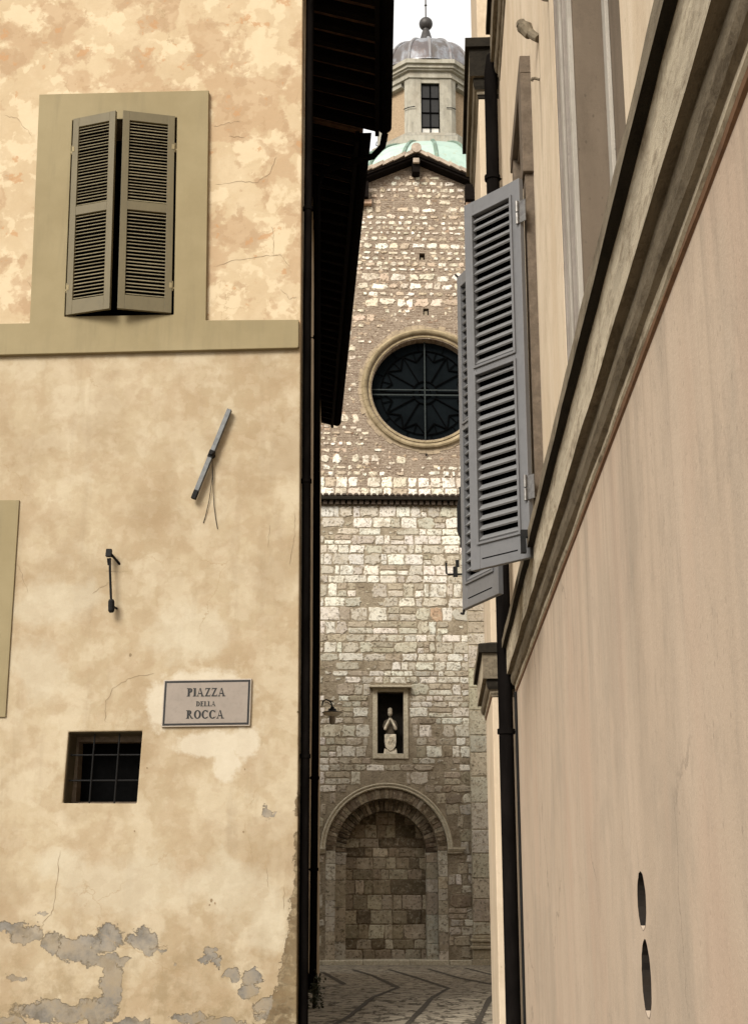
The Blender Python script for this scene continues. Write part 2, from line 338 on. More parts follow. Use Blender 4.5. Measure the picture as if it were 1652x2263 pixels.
M['lamp'] = simple('lamp_black', (.008, .0075, .007), .6, 0, spec=.1)
M['lampw'] = simple('lamp_white_enamel', (.72, .68, .60), .4)
M['lampglass'] = simple('lamp_glass', (.20, .17, .13), .25, 0, .2, 8, .5)
M['paving'] = mat_paving(); M['strip'] = simple('dark_paving_strip', (.045, .036, .025), .85, 0, .4, 8, bump=.4)
M['patina'] = mat_dome('green_patina'); M['leadroof'] = mat_dome('lead_roof', False)
M['lstone'] = mat_right_plaster('lantern_stone', (.285, .26, .205), (.14, .13, .105), (.385, .36, .30), (.25, .21, .155))
M['lbrown'] = mat_string('lantern_brown_plaster', (.36, .265, .17), (.25, .185, .115))
M['dkmetal'] = simple('dark_finial_metal', (.05, .045, .042), .5, .4)
M['leaf'] = simple('weed_leaf', (.03, .033, .014), .7, 0, .4, 20)
M['ground'] = M['paving']

# ------------------------------------------------------------------ mesh helpers
class MB:
    def __init__(s, fn=None): s.v = []; s.f = []; s.mi = []; s.col = []; s.fn = fn
    def add(s, vs, fs, mi=0, col=(1, 1, 1)):
        o = len(s.v)
        s.v += [s.fn(Vector(p)) if s.fn else Vector(p) for p in vs]
        for f in fs: s.f.append([i + o for i in f]); s.mi.append(mi); s.col.append(col)
        return s
    def box(s, x0, x1, y0, y1, z0, z1, mi=0, col=(1, 1, 1)):
        vs = [(x, y, z) for z in (z0, z1) for y in (y0, y1) for x in (x0, x1)]
        return s.add(vs, [(0, 2, 3, 1), (4, 5, 7, 6), (0, 1, 5, 4), (2, 6, 7, 3), (0, 4, 6, 2), (1, 3, 7, 5)], mi, col)
    def hexa(s, a, b, mi=0, col=(1, 1, 1)):            # two matching quads
        n = len(a)
        return s.add(list(a) + list(b), [tuple(range(n))[::-1], tuple(range(n, 2 * n))] + [(i, (i + 1) % n, n + (i + 1) % n, n + i) for i in range(n)], mi, col)
    def tube(s, pts, r, seg=12, mi=0, cap=True, col=(1, 1, 1)):
        pts = [Vector(p) for p in pts]; n = len(pts); rs = r if isinstance(r, (list, tuple)) else [r] * n
        vs = []; ref = None
        for i, p in enumerate(pts):
            d = (pts[min(i + 1, n - 1)] - pts[max(i - 1, 0)]).normalized()
            if ref is None:
                ref = Vector((0, 0, 1)) if abs(d.z) < .9 else Vector((1, 0, 0))
            a = (ref - d * ref.dot(d)).normalized(); ref = a; b = d.cross(a)
            vs += [p + (a * math.cos(k * 2 * math.pi / seg) + b * math.sin(k * 2 * math.pi / seg)) * rs[i] for k in range(seg)]
        fs = [(i * seg + k, i * seg + (k + 1) % seg, (i + 1) * seg + (k + 1) % seg, (i + 1) * seg + k) for i in range(n - 1) for k in range(seg)]
        if cap: fs += [tuple(range(seg))[::-1], tuple((n - 1) * seg + k for k in range(seg))]
        return s.add(vs, fs, mi, col)
    def lathe(s, prof, seg=48, c=(0, 0, 0), a0=0, a1=2 * math.pi, mi=0, colfn=None):
        full = abs(a1 - a0 - 2 * math.pi) < 1e-6; n = len(prof); m = seg if full else seg + 1
        o = len(s.v)
        for k in range(m):
            a = a0 + (a1 - a0) * k / seg
            for (r, z) in prof:
                p = Vector((c[0] + r * math.cos(a), c[1] + r * math.sin(a), c[2] + z)); s.v.append(s.fn(p) if s.fn else p)
        for k in range(seg):
            k2 = (k + 1) % m
            for i in range(n - 1):
                s.f.append([o + k * n + i, o + k2 * n + i, o + k2 * n + i + 1, o + k * n + i + 1]); s.mi.append(mi); s.col.append(colfn(k) if colfn else (1, 1, 1))
        return s
    def sweep(s, path, prof, side=1, mis=None, caps=True, jit=0):
        """profile (offset, z) swept along a plan polyline with mitred corners; offset to the left of travel when side=1"""
        P = [Vector((p[0], p[1])) for p in path]; n = len(P); k = len(prof); vs = []
        for i in range(n):
            d0 = (P[i] - P[i - 1]).normalized() if i else (P[1] - P[0]).normalized()
            d1 = (P[i + 1] - P[i]).normalized() if i < n - 1 else d0
            n0 = Vector((-d0.y, d0.x)) * side; n1 = Vector((-d1.y, d1.x)) * side
            m = (n0 + n1); m = m / max(.2, m.dot(n0))
            for j, (off, z) in enumerate(prof):
                e = jit * (mnoise.noise(Vector((P[i].x * 2, P[i].y * 2, j * 3.1)))) if off > .005 else 0
                vs.append((P[i].x + m.x * (off + e), P[i].y + m.y * (off + e), z + e * .7))
        o = len(s.v); s.v += [s.fn(Vector(p)) if s.fn else Vector(p) for p in vs]
        for i in range(n - 1):
            for j in range(k - 1):
                s.f.append([o + i * k + j, o + (i + 1) * k + j, o + (i + 1) * k + j + 1, o + i * k + j + 1]); s.mi.append(mis[j] if mis else 0); s.col.append((1, 1, 1))
        if caps:
            for i in (0, n - 1): s.f.append([o + i * k + j for j in range(k)]); s.mi.append(mis[k // 2] if mis else 0); s.col.append((1, 1, 1))
        return s
    def build(s, name, mats, parent=None, smooth=False, bevel=0, color=False, seg=2):
        me = bpy.data.meshes.new(name); me.from_pydata([tuple(v) for v in s.v], [], s.f)
        for m in (mats if isinstance(mats, (list, tuple)) else [mats]): me.materials.append(m)
        me.polygons.foreach_set('material_index', s.mi)
        if color:
            ca = me.color_attributes.new('Col', 'FLOAT_COLOR', 'CORNER')
            for p in me.polygons:
                c = s.col[p.index]
                for li in p.loop_indices: ca.data[li].color = (*c, 1)
        bm = bmesh.new(); bm.from_mesh(me); bmesh.ops.recalc_face_normals(bm, faces=bm.faces); bm.to_mesh(me); bm.free()
        if smooth:
            for p in me.polygons: p.use_smooth = True
            try: me.set_sharp_from_angle(angle=R(40))
            except Exception: pass
        return link(name, me, parent, bevel, seg)

ORIGIN = {}
def link(name, me, parent=None, bevel=0, seg=2):
    o = bpy.data.objects.new(name, me); COL.objects.link(o)
    if parent is not None:
        o.parent = parent
        if parent.type == 'EMPTY': o.location = -parent.location
    if bevel:
        b = o.modifiers.new('bevel', 'BEVEL'); b.width = bevel; b.segments = seg; b.limit_method = 'ANGLE'; b.angle_limit = R(40)
    return o
def thing(name, label, cat, loc=(0, 0, 0), group=None):
    o = bpy.data.objects.new(name, None); COL.objects.link(o); o.location = loc; o.empty_display_size = .3
    o['label'] = label; o['category'] = cat
    if group: o['group'] = group
    return o
def tag(o, label, cat, group=None):
    o['label'] = label; o['category'] = cat
    if group: o['group'] = group
    return o
def struct(o): o['kind'] = 'structure'; return o

def plate(name, outer, holes, thick, fn, mat, parent=None, bevel=0):
    """flat wall with openings: outline and holes in (a, b); extruded from depth 0 to thick; fn maps (a, depth, b) to the world"""
    cu = bpy.data.curves.new(name, 'CURVE'); cu.dimensions = '2D'; cu.fill_mode = 'BOTH'; cu.extrude = thick / 2
    for poly in [outer] + holes:
        sp = cu.splines.new('POLY'); sp.points.add(len(poly) - 1); sp.use_cyclic_u = True
        for p, q in zip(sp.points, poly): p.co = (q[0], q[1], 0, 1)
    ob = bpy.data.objects.new('tmp', cu); COL.objects.link(ob); bpy.context.view_layer.update()
    me = bpy.data.meshes.new_from_object(ob.evaluated_get(bpy.context.evaluated_depsgraph_get()))
    bpy.data.objects.remove(ob)
    for v in me.vertices: v.co = fn(Vector((v.co.x, v.co.z + thick / 2, v.co.y)))
    bm = bmesh.new(); bm.from_mesh(me); bmesh.ops.remove_doubles(bm, verts=bm.verts, dist=1e-5); bmesh.ops.recalc_face_normals(bm, faces=bm.faces); bm.to_mesh(me); bm.free()
    me.materials.clear(); me.materials.append(mat); me.name = name
    for p in me.polygons: p.use_smooth = False; p.material_index = 0
    return link(name, me, parent, bevel)
def rect(a0, a1, b0, b1): return [(a0, b0), (a1, b0), (a1, b1), (a0, b1)]
def circ(a, b, r, n=48, rb=None): return [(a + r * math.cos(2 * math.pi * i / n), b + (rb or r) * math.sin(2 * math.pi * i / n)) for i in range(n)]
def archpts(c, half, z0, zs, n=24): return [(c - half, z0), (c + half, z0)] + [(c + half * math.cos(math.pi * i / n), zs + half * math.sin(math.pi * i / n)) for i in range(n + 1)]
ident = lambda p: p

# ------------------------------------------------------------------ ground and paving
def gz(Y): return .62 if Y < 0 else (.62 + .13 * Y / 18 if Y < 18 else (.75 * (38.5 - Y) / 20.5 if Y < 38.5 else 0.0))
g = MB(); ys = [-300, -40, 0, 6, 12, 18, 22, 26, 30, 34, 38.5, 60, 400]; xs = [-400, -60, -12, 0, 12, 60, 400]
g.add([(x, y, gz(y)) for y in ys for x in xs], [(j * 7 + i, j * 7 + i + 1, (j + 1) * 7 + i + 1, (j + 1) * 7 + i) for j in range(len(ys) - 1) for i in range(6)])
struct(g.build('ground', M['ground']))
sb = MB()
for line in [[(-2.62, 30.69), (-1.59, 22.78), (-1.96, 20.71), (-2.3, 19.5)], [(-2.12, 32.95), (-1.39, 27.78), (-.70, 21.48), (-.91, 17.91), (-1.04, 15.7), (-1.19, 14.41)],
             [(-1.29, 33.05), (-.55, 26.82), (.05, 21.23), (-.24, 16.9), (-.45, 14.18), (-.55, 12.7)], [(-.41, 33.97), (.27, 26.41), (.76, 23.03), (1.1, 20)],
             [(.48, 34.94), (.95, 28.62), (1.5, 24)], [(.9, 22.4), (.62, 18.76), (.36, 15.48), (.18, 12.76), (.0, 10.5)]]:
    pts = []
    for (x0, y0), (x1, y1) in zip(line, line[1:]):
        for k in range(8): pts.append((x0 + (x1 - x0) * k / 8, y0 + (y1 - y0) * k / 8))
    pts.append(line[-1])
    hw = [.032 + .016 * random.random() for _ in pts]
    vs = []
    for i, (x, y) in enumerate(pts):
        vs += [(x - hw[i], y - .11, gz(y - .11) + .005), (x + hw[i], y + .11, gz(y + .11) + .005)]
    sb.add(vs, [(2 * i, 2 * i + 1, 2 * i + 3, 2 * i + 2) for i in range(len(pts) - 1)])
struct(sb.build('paving_strips', M['strip']))

# ------------------------------------------------------------------ shutters (shared builder)
def shutter(parent, hinge, free, z0, z1, midz, n_up, n_lo, paint, slatpaint, normal, stile=.085, top=.10, bot=.13, mid=.08, th=.04, slat_d=.036, slat_t=.009, tilt=42, name='shutter', groove=False, bead=False, lean=0.0):
    """one louvred leaf: frame is the part; slats and ironwork are sub-parts. normal = outward side"""
    h = Vector((hinge[0], hinge[1], 0)); d = Vector((free[0], free[1], 0)) - h; W = d.length; d.normalize(); n = Vector((normal[0], normal[1], 0)); n = (n - d * n.dot(d)).normalized()
    fn = lambda p: h + d * p.x + n * p.y + Vector((lean * (p.z - (z0 + z1) / 2), 0, p.z))
    m = MB(fn)
    m.box(0, stile, 0, th, z0, z1); m.box(W - stile, W, 0, th, z0, z1)
    m.box(stile, W - stile, .001, th - .001, z1 - top, z1 - .0005); m.box(stile, W - stile, .001, th - .001, z0 + .0005, z0 + bot)
    m.box(stile, W - stile, .001, th - .001, midz - mid / 2, midz + mid / 2)
    fr = m.build(name, paint, parent, bevel=.003)
    sl = MB(fn); t = R(tilt)
    for (a, b, k) in ((midz + mid / 2, z1 - top, n_up), (z0 + bot, midz - mid / 2, n_lo)):
        for i in range(k):
            zc = a + (b - a) * (i + .5) / k + random.uniform(-.0025, .0025); j = random.uniform(-.07, .07)
            c, s_ = math.cos(t + j) * slat_d / 2, math.sin(t + j) * slat_d / 2
            yc = th / 2; e = slat_t / 2; ce, se = math.sin(t + j) * e, math.cos(t + j) * e
            q = [(yc + c - ce, zc - s_ - se), (yc + c + ce, zc - s_ + se), (yc - c + ce, zc + s_ + se), (yc - c - ce, zc + s_ - se)]
            sl.hexa([(stile - .003, y, z) for y, z in q], [(W - stile + .003, y, z) for y, z in q])
    sl.build('louvers', slatpaint, fr)
    bp = MB(fn); bp.box(stile - .02, W - stile + .02, -.009, -.001, z0 + .03, z1 - .03); bp.build('gap_shade_panel', M['dark'], fr)  # black sheet added behind the slats to paint the dark of the gaps
    if bead:
        bd = MB(fn); o = th + .0005
        for (a, b) in ((midz + mid / 2, z1 - top), (z0 + bot, midz - mid / 2)):
            bd.box(stile - .014, stile + .002, o - .001, o + .012, a - .012, b + .012); bd.box(W - stile - .002, W - stile + .014, o - .001, o + .012, a - .012, b + .012)
            bd.box(stile + .002, W - stile - .002, o - .001, o + .011, a - .012, a + .004); bd.box(stile + .002, W - stile - .002, o - .001, o + .011, b - .004, b + .012)
        bd.build('bead', paint, fr, bevel=.003)
    if groove:
        gr = MB(fn); gr.box(stile + .02, W - stile - .02, th - .001, th + .0012, z0 + .055, z0 + .061); gr.build('groove', M['dark'], fr)
    return fr, fn, W

# ------------------------------------------------------------------ left corner house (front wall square to the view, angled side wall)
FY = 13.5
def frontfn(off=0): return lambda p: Vector((p.x, FY + off + p.y, p.z))
def sideX(Y): return -1.385 - .073 * (Y - FY)
corner = lambda z: -1.381 - .0087 * z
A = thing('corner_house', 'ochre plastered corner house with olive shutters and peeling base, left of the alley', 'house', (-6, FY, .7))
win = [(-3.997, 8.02), (-2.812, 8.02), (-2.866, 10.40), (-4.050, 10.40)]
bar = [(-3.722, 2.89), (-2.990, 2.885), (-2.965, 3.59), (-3.705, 3.585)]
outer = [(-13, -.5), (corner(-.5), -.5)] + [(corner(z), z) for z in (2, 5, 8, 11)] + [(corner(13.0), 13.0), (-7.2, 14.7), (-13, 13.0)]
plate('front_wall', outer, [win, bar], .42, frontfn(), M['plaster'], A, bevel=.012)
sw = MB(); ysw = [FY + .42 + k * .4 for k in range(11)]
for a, b in zip(ysw, ysw[1:]):
    for z0, z1 in ((-.5, 4), (4, 8.5), (8.5, 12.95)):
        L = lambda Y, z: (sideX(Y) + corner(z) + 1.381, Y, z)
        sw.add([L(a, z0), L(b, z0), L(b, z1), L(a, z1)], [(0, 1, 2, 3)])
sw.build('side_wall', M['side_stone'], A)
# painted surround with sill band, each proud of the plaster
win2 = [(-3.997, 8.02), (-2.812, 8.02), (-2.866, 10.40), (-4.050, 10.40)]
plate('window_surround', [(-13, 7.55), (-1.475, 7.612), (-1.462, 7.628), (-1.465, 7.934), (-2.462, 7.948), (-2.520, 10.735), (-4.449, 10.742), (-4.372, 7.955), (-13, 7.965)], [win2], .060, frontfn(-.060), M['band'], A, bevel=.007)
o = plate('neighbour_surround', [(-6.2, 3.75), (-4.345, 3.733), (-4.361, 5.985), (-6.2, 6.0)], [rect(-5.75, -4.80, 4.2, 5.5)], .022, frontfn(-.022), M['band'], A, bevel=.004); o.name = 'window_surround.001'
# the shutters, pushed ajar in the middle
for hx, fx, sgn in ((-3.996, -3.484, 1), (-2.868, -3.418, -1)):
    fr, fn, W = shutter(A, (hx, FY - .045), (fx, FY - .195), 8.03, 10.405, 9.255, 26, 24, M['olive'], M['olive_slat'], (0, -1), stile=.075, top=.115, bot=.165, mid=.105, slat_d=.027, slat_t=.0045, tilt=43, lean=-.022, th=.038)
    for hz in (10.02, 8.35):
        hm = MB(fn); hm.tube([(-.005, .020, hz - .055), (-.005, .020, hz + .055)], .011, 8); hm.box(-.052, -.004, .012, .022, hz - .03, hz - .012); hm.box(0, .03, .0385, .042, hz - .03, hz + .03)
        hm.build('hinge', M['band'], fr)
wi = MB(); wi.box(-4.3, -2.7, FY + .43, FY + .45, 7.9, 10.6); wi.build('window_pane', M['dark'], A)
# barred opening
ln = MB()
ln.hexa([(-3.735, FY + .03, 2.88), (-3.714, FY + .03, 2.889), (-3.697, FY + .03, 3.592), (-3.715, FY + .03, 3.60)], [(-3.745, FY + .40, 2.88), (-3.700, FY + .40, 2.889), (-3.670, FY + .40, 3.592), (-3.715, FY + .40, 3.60)])
ln.hexa([(-3.696, FY + .03, 3.575), (-2.972, FY + .03, 3.580), (-2.972, FY + .03, 3.60), (-3.696, FY + .03, 3.60)], [(-3.69, FY + .40, 3.555), (-2.972, FY + .40, 3.560), (-2.972, FY + .40, 3.60), (-3.69, FY + .40, 3.60)])
ln.build('reveal_shade', M['shade_lining'], A)  # dark sheets added to put the shade of the reveal into colour
gb = MB()
for fx in (.33, .67):
    x0 = bar[0][0] + (bar[1][0] - bar[0][0]) * fx; x1 = bar[3][0] + (bar[2][0] - bar[3][0]) * fx
    gb.tube([(x0, FY + .09, 2.87), (x1, FY + .09, 3.61)], .0085, 8)
for z in (3.115, 3.365):
    gb.tube([(-3.75, FY + .105, z), (-2.96, FY + .105, z)], .0085, 8)
gb.build('window_grille', M['iron'], A)
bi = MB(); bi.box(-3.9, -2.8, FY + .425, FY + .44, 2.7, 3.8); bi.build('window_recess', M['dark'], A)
bf = MB(); bf.box(-3.735, -3.66, FY + .25, FY + .42, 2.9, 3.59); bf.box(-3.66, -2.965, FY + .25, FY + .42, 3.51, 3.585); bf.box(-3.66, -2.985, FY + .25, FY + .42, 2.888, 2.915)
bf.build('window_frame', M['jamb_brown'], A)
# cracks
def crack(pts, wd=.0027):
    cr = MB()
    q = []
    for a, b in zip(pts, pts[1:]):
        for k in range(6): q.append((a[0] + (b[0] - a[0]) * k / 6 + random.uniform(-2, 2), a[1] + (b[1] - a[1]) * k / 6 + random.uniform(-2, 2)))
    q.append(pts[-1]); P = [at_y(x, y, FY) for x, y in q]; vs = []
    for i, p in enumerate(P):
        d = (P[min(i + 1, len(P) - 1)] - P[max(i - 1, 0)]).normalized(); n = Vector((-d.z, 0, d.x)); ww = wd * random.uniform(.3, 1) * (.4 if i in (0, len(P) - 1) else 1)
        for s_ in (-1, 1): vs.append((p.x + n.x * ww * s_, FY - .0025, p.z + n.z * ww * s_))
    cr.add(vs, [(2 * i, 2 * i + 1, 2 * i + 3, 2 * i + 2) for i in range(len(P) - 1)]); cr.build('crack', M['crack'], A)
for c in [[(474, 408), (520, 400), (568, 402), (598, 380), (612, 345)], [(470, 588), (520, 575), (575, 566), (620, 562), (640, 588)], [(600, 500), (606, 540), (604, 566)],
          [(132, 1880), (126, 1940), (119, 2010), (96, 2040), (86, 2062)], [(233, 1598), (232, 1555), (250, 1520), (290, 1498), (340, 1488)], [(20, 1210), (45, 1262), (62, 1310)],
          [(470, 280), (500, 272), (530, 268)], [(505, 300), (540, 302)], [(205, 1312), (235, 1290), (250, 1284)], [(232, 1262), (285, 1262)], [(590, 1210), (596, 1160)], [(640, 1250), (652, 1180), (650, 1130)],
          [(330, 2098), (352, 2092), (372, 2090)], [(60, 620), (90, 660), (70, 690)], [(10, 255), (40, 262), (70, 300)], [(620, 640), (640, 660), (655, 655)], [(590, 1920), (592, 1960)], [(628, 1960), (626, 2010)]]:
    crack(c)
for (x, y, r_) in [(297, 1837, .009), (538, 1838, .010), (541, 1700, .009), (325, 1697, .008), (467, 1990, .014), (475, 1996, .010), (463, 2000, .009), (288, 1447, .016)]:
    p = at_y(x, y, FY); cr = MB(); cr.add([(p.x + r_ * math.cos(k) * random.uniform(.7, 1.1), FY - .0022, p.z + r_ * 1.3 * math.sin(k) * random.uniform(.7, 1.1)) for k in [i * .7854 for i in range(8)]], [tuple(range(8))]); cr.build('pit', M['crack'], A)
# eaves over the alley
def eaves(parent, Y0, Y1, gx0, gx1, z, step, jut_cap=True):
    gx = lambda Y: gx0 + (gx1 - gx0) * (Y - Y0) / (Y1 - Y0)
    n = int((Y1 - Y0 - .1) / step); sl = .30
    zf = lambda x, Y: z + (gx(Y) - x) * sl
    for i in range(n + 1):
        Y = Y0 + .12 + (Y1 - Y0 - .24) * i / n; xa, xb = sideX(Y) - .3, gx(Y) - .10
        r_ = MB(); a = [(xa, Y - .055, zf(xa, Y) - .01), (xb, Y - .055, zf(xb, Y) - .01), (xb, Y - .055, zf(xb, Y) + .13), (xa, Y - .055, zf(xa, Y) + .13)]
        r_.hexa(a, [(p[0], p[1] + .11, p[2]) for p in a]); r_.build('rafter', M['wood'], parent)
    d = MB(); k = 10
    for i in range(k):
        a, b = Y0 + (Y1 - Y0) * i / k, Y0 + (Y1 - Y0) * (i + 1) / k
        for lo, hi, mi in ((.131, .18, 0), (.181, .26, 1)):
            q = []
            for Y in (a, b):
                x0, x1 = sideX(Y) - 3.5, gx(Y) - (.03 if mi == 0 else -.02)
                q.append([(x0, Y, zf(x0, Y) + lo), (x1, Y, zf(x1, Y) + lo), (x1, Y, zf(x1, Y) + hi), (x0, Y, zf(x0, Y) + hi)])
            d.hexa(q[0], q[1], mi)
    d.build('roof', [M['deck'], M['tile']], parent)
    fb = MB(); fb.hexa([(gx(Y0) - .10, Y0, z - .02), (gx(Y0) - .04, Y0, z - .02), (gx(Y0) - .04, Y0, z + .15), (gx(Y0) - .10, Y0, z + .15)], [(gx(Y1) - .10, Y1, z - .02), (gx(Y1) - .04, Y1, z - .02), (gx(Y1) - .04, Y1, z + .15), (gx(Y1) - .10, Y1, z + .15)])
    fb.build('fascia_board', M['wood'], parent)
    gt = MB(); prof = [(.10 * math.cos(t), .10 * math.sin(t)) for t in [math.pi + math.pi * i / 10 for i in range(11)]]; prof += [(x * .93, y * .93) for x, y in prof[::-1]]
    a = [(gx(Y0) + .04 + x, Y0, z + .12 + y) for x, y in prof]; b = [(gx(Y1) + .04 + x, Y1, z + .12 + y) for x, y in prof]
    gt.hexa(a, b)
    for Y in (Y0, Y1 - .008):
        gt.hexa([(gx(Y) + .04 + .094 * math.cos(t), Y, z + .12 + .094 * math.sin(t)) for t in [math.pi + math.pi * i / 8 for i in range(9)]], [(gx(Y) + .04 + .094 * math.cos(t), Y + .008, z + .12 + .094 * math.sin(t)) for t in [math.pi + math.pi * i / 8 for i in range(9)]])
    gt.build('gutter', M['pipe'], parent)
eaves(A, 13.32, 17.55, -.55, -.75, 12.55, .37)
rf = MB(); rf.hexa([(-13, 13.3, 12.95), (-7.2, 13.3, 14.72), (-4.9, 13.3, 14.05), (-4.9, 13.3, 13.85), (-7.2, 13.3, 14.5), (-13, 13.3, 12.75)], [(-13, 22, 12.95), (-7.2, 22, 14.72), (-4.9, 22, 14.05), (-4.9, 22, 13.85), (-7.2, 22, 14.5), (-13, 22, 12.75)])
rf.build('roof', M['tile'], A)
# rear house of the row
B = thing('row_house', 'dark narrow house side with long raftered eaves behind the corner house', 'house', (-4, 24, .3))
sw = MB(); ysw = [17.82 + k * 1.02 for k in range(13)]
for a, b in zip(ysw, ysw[1:]):
    q = [(sideX(a) - .03, a, -.5), (sideX(a) - .12, a, 12.9), (sideX(a) - .45, a, 12.9), (sideX(a) - .45, a, -.5)]
    q2 = [(sideX(b) - .03, b, -.5), (sideX(b) - .12, b, 12.9), (sideX(b) - .45, b, 12.9), (sideX(b) - .45, b, -.5)]
    sw.hexa(q, q2)
sw.build('side_wall', M['side_stone'], B)
ew = MB(); ew.box(-13, sideX(30.06) - .44, 29.6, 30.05, -.5, 12.9); ew.build('end_wall', M['mortar'], B)
eaves(B, 17.56, 30.35, -1.04, -2.41, 12.48, .37)

def drainpipe(name, label, pts, r, collars=(), shoe=None, cat='drainpipe', loc=None):
    t = thing(name, label, cat, loc or pts[-1], 'drainpipes of the alley')
    m = MB(); m.tube(pts, r, 16); m.build('pipe', M['pipe'], t, smooth=True)
    for (x, y, z, ax) in collars:
        c = MB(); c.tube([(x, y, z - .02), (x, y, z + .02)], r * 1.22, 16); c.tube([(x, y, z), (x + ax[0], y + ax[1], z)], .010, 6); c.build('collar', M['pipe'], t, smooth=True)
    if shoe:
        s_ = MB(); s_.tube(shoe, [r * 1.15, r * 1.25, r * 1.3], 16); s_.build('shoe', M['pipe'], t, smooth=True)
    return t
drainpipe('drainpipe', 'dark drainpipe on the corner of the ochre house beside the olive shutter wall', [(-1.420, 13.66, 12.75), (-1.398, 13.66, 8), (-1.362, 13.66, 4), (-1.340, 13.66, .60)], .046,
          [(-1.404, 13.66, 9.35, (-.12, .1)), (-1.382, 13.66, 6.2, (-.12, .1)), (-1.358, 13.66, 3.35, (-.12, .1))])
drainpipe('drainpipe', 'thinner dark drainpipe with rounded foot, bent from the gutter, further along the alley wall',
          [(-.70, 17.42, 12.50), (-.74, 17.5, 12.34), (-.88, 17.6, 12.24), (-1.20, 17.75, 12.25), (-1.62, 17.92, 12.20), (-1.715, 17.95, 12.0), (-1.685, 17.95, 9), (-1.655, 17.95, 5), (-1.650, 17.95, 1.02)], .048,
          [(-1.69, 17.95, 9.6, (-.12, .02)), (-1.652, 17.95, 3.45, (-.12, .02)), (-1.650, 17.95, 2.3, (-.12, .02))], shoe=[(-1.65, 17.95, 1.04), (-1.65, 17.95, .92), (-1.64, 17.92, .82)])

# ------------------------------------------------------------------ things on the front wall
S = thing('street_sign', 'marble street name plaque with black border reading PIAZZA DELLA ROCCA', 'street sign', (-2.32, FY, 3.86))
sq = [(-2.772, 3.625), (-1.888, 3.632), (-1.882, 4.100), (-2.764, 4.092)]
plate('slab', sq, [], .030, frontfn(-.030), M['marble_edge'], S, bevel=.004)
ins = lambda k: [(-2.772 + k, 3.625 + k), (-1.888 - k, 3.632 + k), (-1.882 - k, 4.100 - k), (-2.764 + k, 4.092 - k)]
plate('border', ins(.012), [ins(.0325)], .0022, frontfn(-.0322), M['ink'], S)
plate('face', ins(.0330), [], .0015, frontfn(-.0315), M['marble'], S)
def glyph(ch):
    T, t, s = .25, .125, .10         # thick, thin, serif height
    P = []
    def stem(x): P.append([(x, 0), (x + T, 0), (x + T, 1), (x, 1)])
    def serif(x0, x1, y): P.append([(x0, y), (x1, y), (x1, y + s), (x0, y + s)])
    def arc(cx, cy, rx, ry, tx, ty, a0, a1, n=14):
        for i in range(n):
            a, b = a0 + (a1 - a0) * i / n, a0 + (a1 - a0) * (i + 1) / n
            P.append([(cx + rx * math.cos(a), cy + ry * math.sin(a)), (cx + rx * math.cos(b), cy + ry * math.sin(b)), (cx + (rx - tx) * math.cos(b), cy + (ry - ty) * math.sin(b)), (cx + (rx - tx) * math.cos(a), cy + (ry - ty) * math.sin(a))])
    h = math.pi / 2
    if ch == 'I': stem(.10); serif(0, .37, 0); serif(0, .37, 1 - s); W = .37
    elif ch == 'P': stem(.10); serif(0, .37, 0); serif(0, .27, 1 - s); P.append([(.27, 1 - t), (.38, 1 - t), (.38, 1), (.27, 1)]); P.append([(.27, .45), (.38, .45), (.38, .45 + t), (.27, .45 + t)]); arc(.38, .725, .28, .275, T, t, -h, h); W = .66
    elif ch == 'R': stem(.10); serif(0, .37, 0); serif(0, .27, 1 - s); P.append([(.27, 1 - t), (.38, 1 - t), (.38, 1), (.27, 1)]); P.append([(.27, .47), (.38, .47), (.38, .47 + t), (.27, .47 + t)]); arc(.38, .735, .26, .265, T, t, -h, h); P.append([(.34, .47), (.52, .47), (.80, 0), (.60, 0)]); serif(.72, .88, 0); W = .86
    elif ch == 'A': P.append([(.10, 0), (.17, 0), (.44, 1), (.38, 1)]); P.append([(.38, 1), (.50, 1), (.82, 0), (.62, 0)]); P.append([(.20, .28), (.60, .28), (.58, .28 + t), (.215, .28 + t)]); serif(0, .28, 0); serif(.54, .92, 0); W = .92
    elif ch == 'Z': P.append([(.03, 0), (.22, 0), (.66, 1), (.47, 1)]); P.append([(.06, 1 - t), (.66, 1 - t), (.66, 1), (.06, 1)]); P.append([(.03, 0), (.68, 0), (.68, t), (.03, t)]); P.append([(.06, .74), (.11, .74), (.13, 1), (.06, 1)]); P.append([(.62, 0), (.68, 0), (.70, .27), (.65, .27)]); W = .72
    elif ch == 'O': arc(.43, .5, .43, .52, T, t, 0, 2 * math.pi, 40); W = .86
    elif ch == 'C': arc(.43, .5, .43, .52, T, t, .75, 2 * math.pi - .75, 30); P.append([(.68, .70), (.74, .70), (.76, 1), (.70, .92)]); P.append([(.69, .16), (.75, .12), (.80, .26), (.76, .30)]); W = .82
    elif ch == 'D': stem(.10); serif(0, .27, 0); serif(0, .27, 1 - s); P.append([(.27, 0), (.36, 0), (.36, t), (.27, t)]); P.append([(.27, 1 - t), (.36, 1 - t), (.36, 1), (.27, 1)]); arc(.36, .5, .44, .5, T, t, -h, h, 20); W = .80
    elif ch == 'E': stem(.10); serif(0, .27, 0); serif(0, .27, 1 - s); P.append([(.27, 0), (.66, 0), (.66, t), (.27, t)]); P.append([(.27, 1 - t), (.62, 1 - t), (.62, 1), (.27, 1)]); P.append([(.27, .5), (.50, .5), (.50, .5 + t), (.27, .5 + t)]); P.append([(.60, 0), (.66, 0), (.68, .26), (.64, .26)]); P.append([(.56, .76), (.60, .76), (.62, 1), (.57, 1)]); P.append([(.47, .40), (.51, .40), (.51, .66), (.47, .66)]); W = .68
    elif ch == 'L': stem(.10); serif(0, .27, 0); serif(0, .36, 1 - s); P.append([(.27, 0), (.64, 0), (.64, t), (.27, t)]); P.append([(.58, 0), (.64, 0), (.67, .30), (.62, .30)]); W = .66
    return P, W
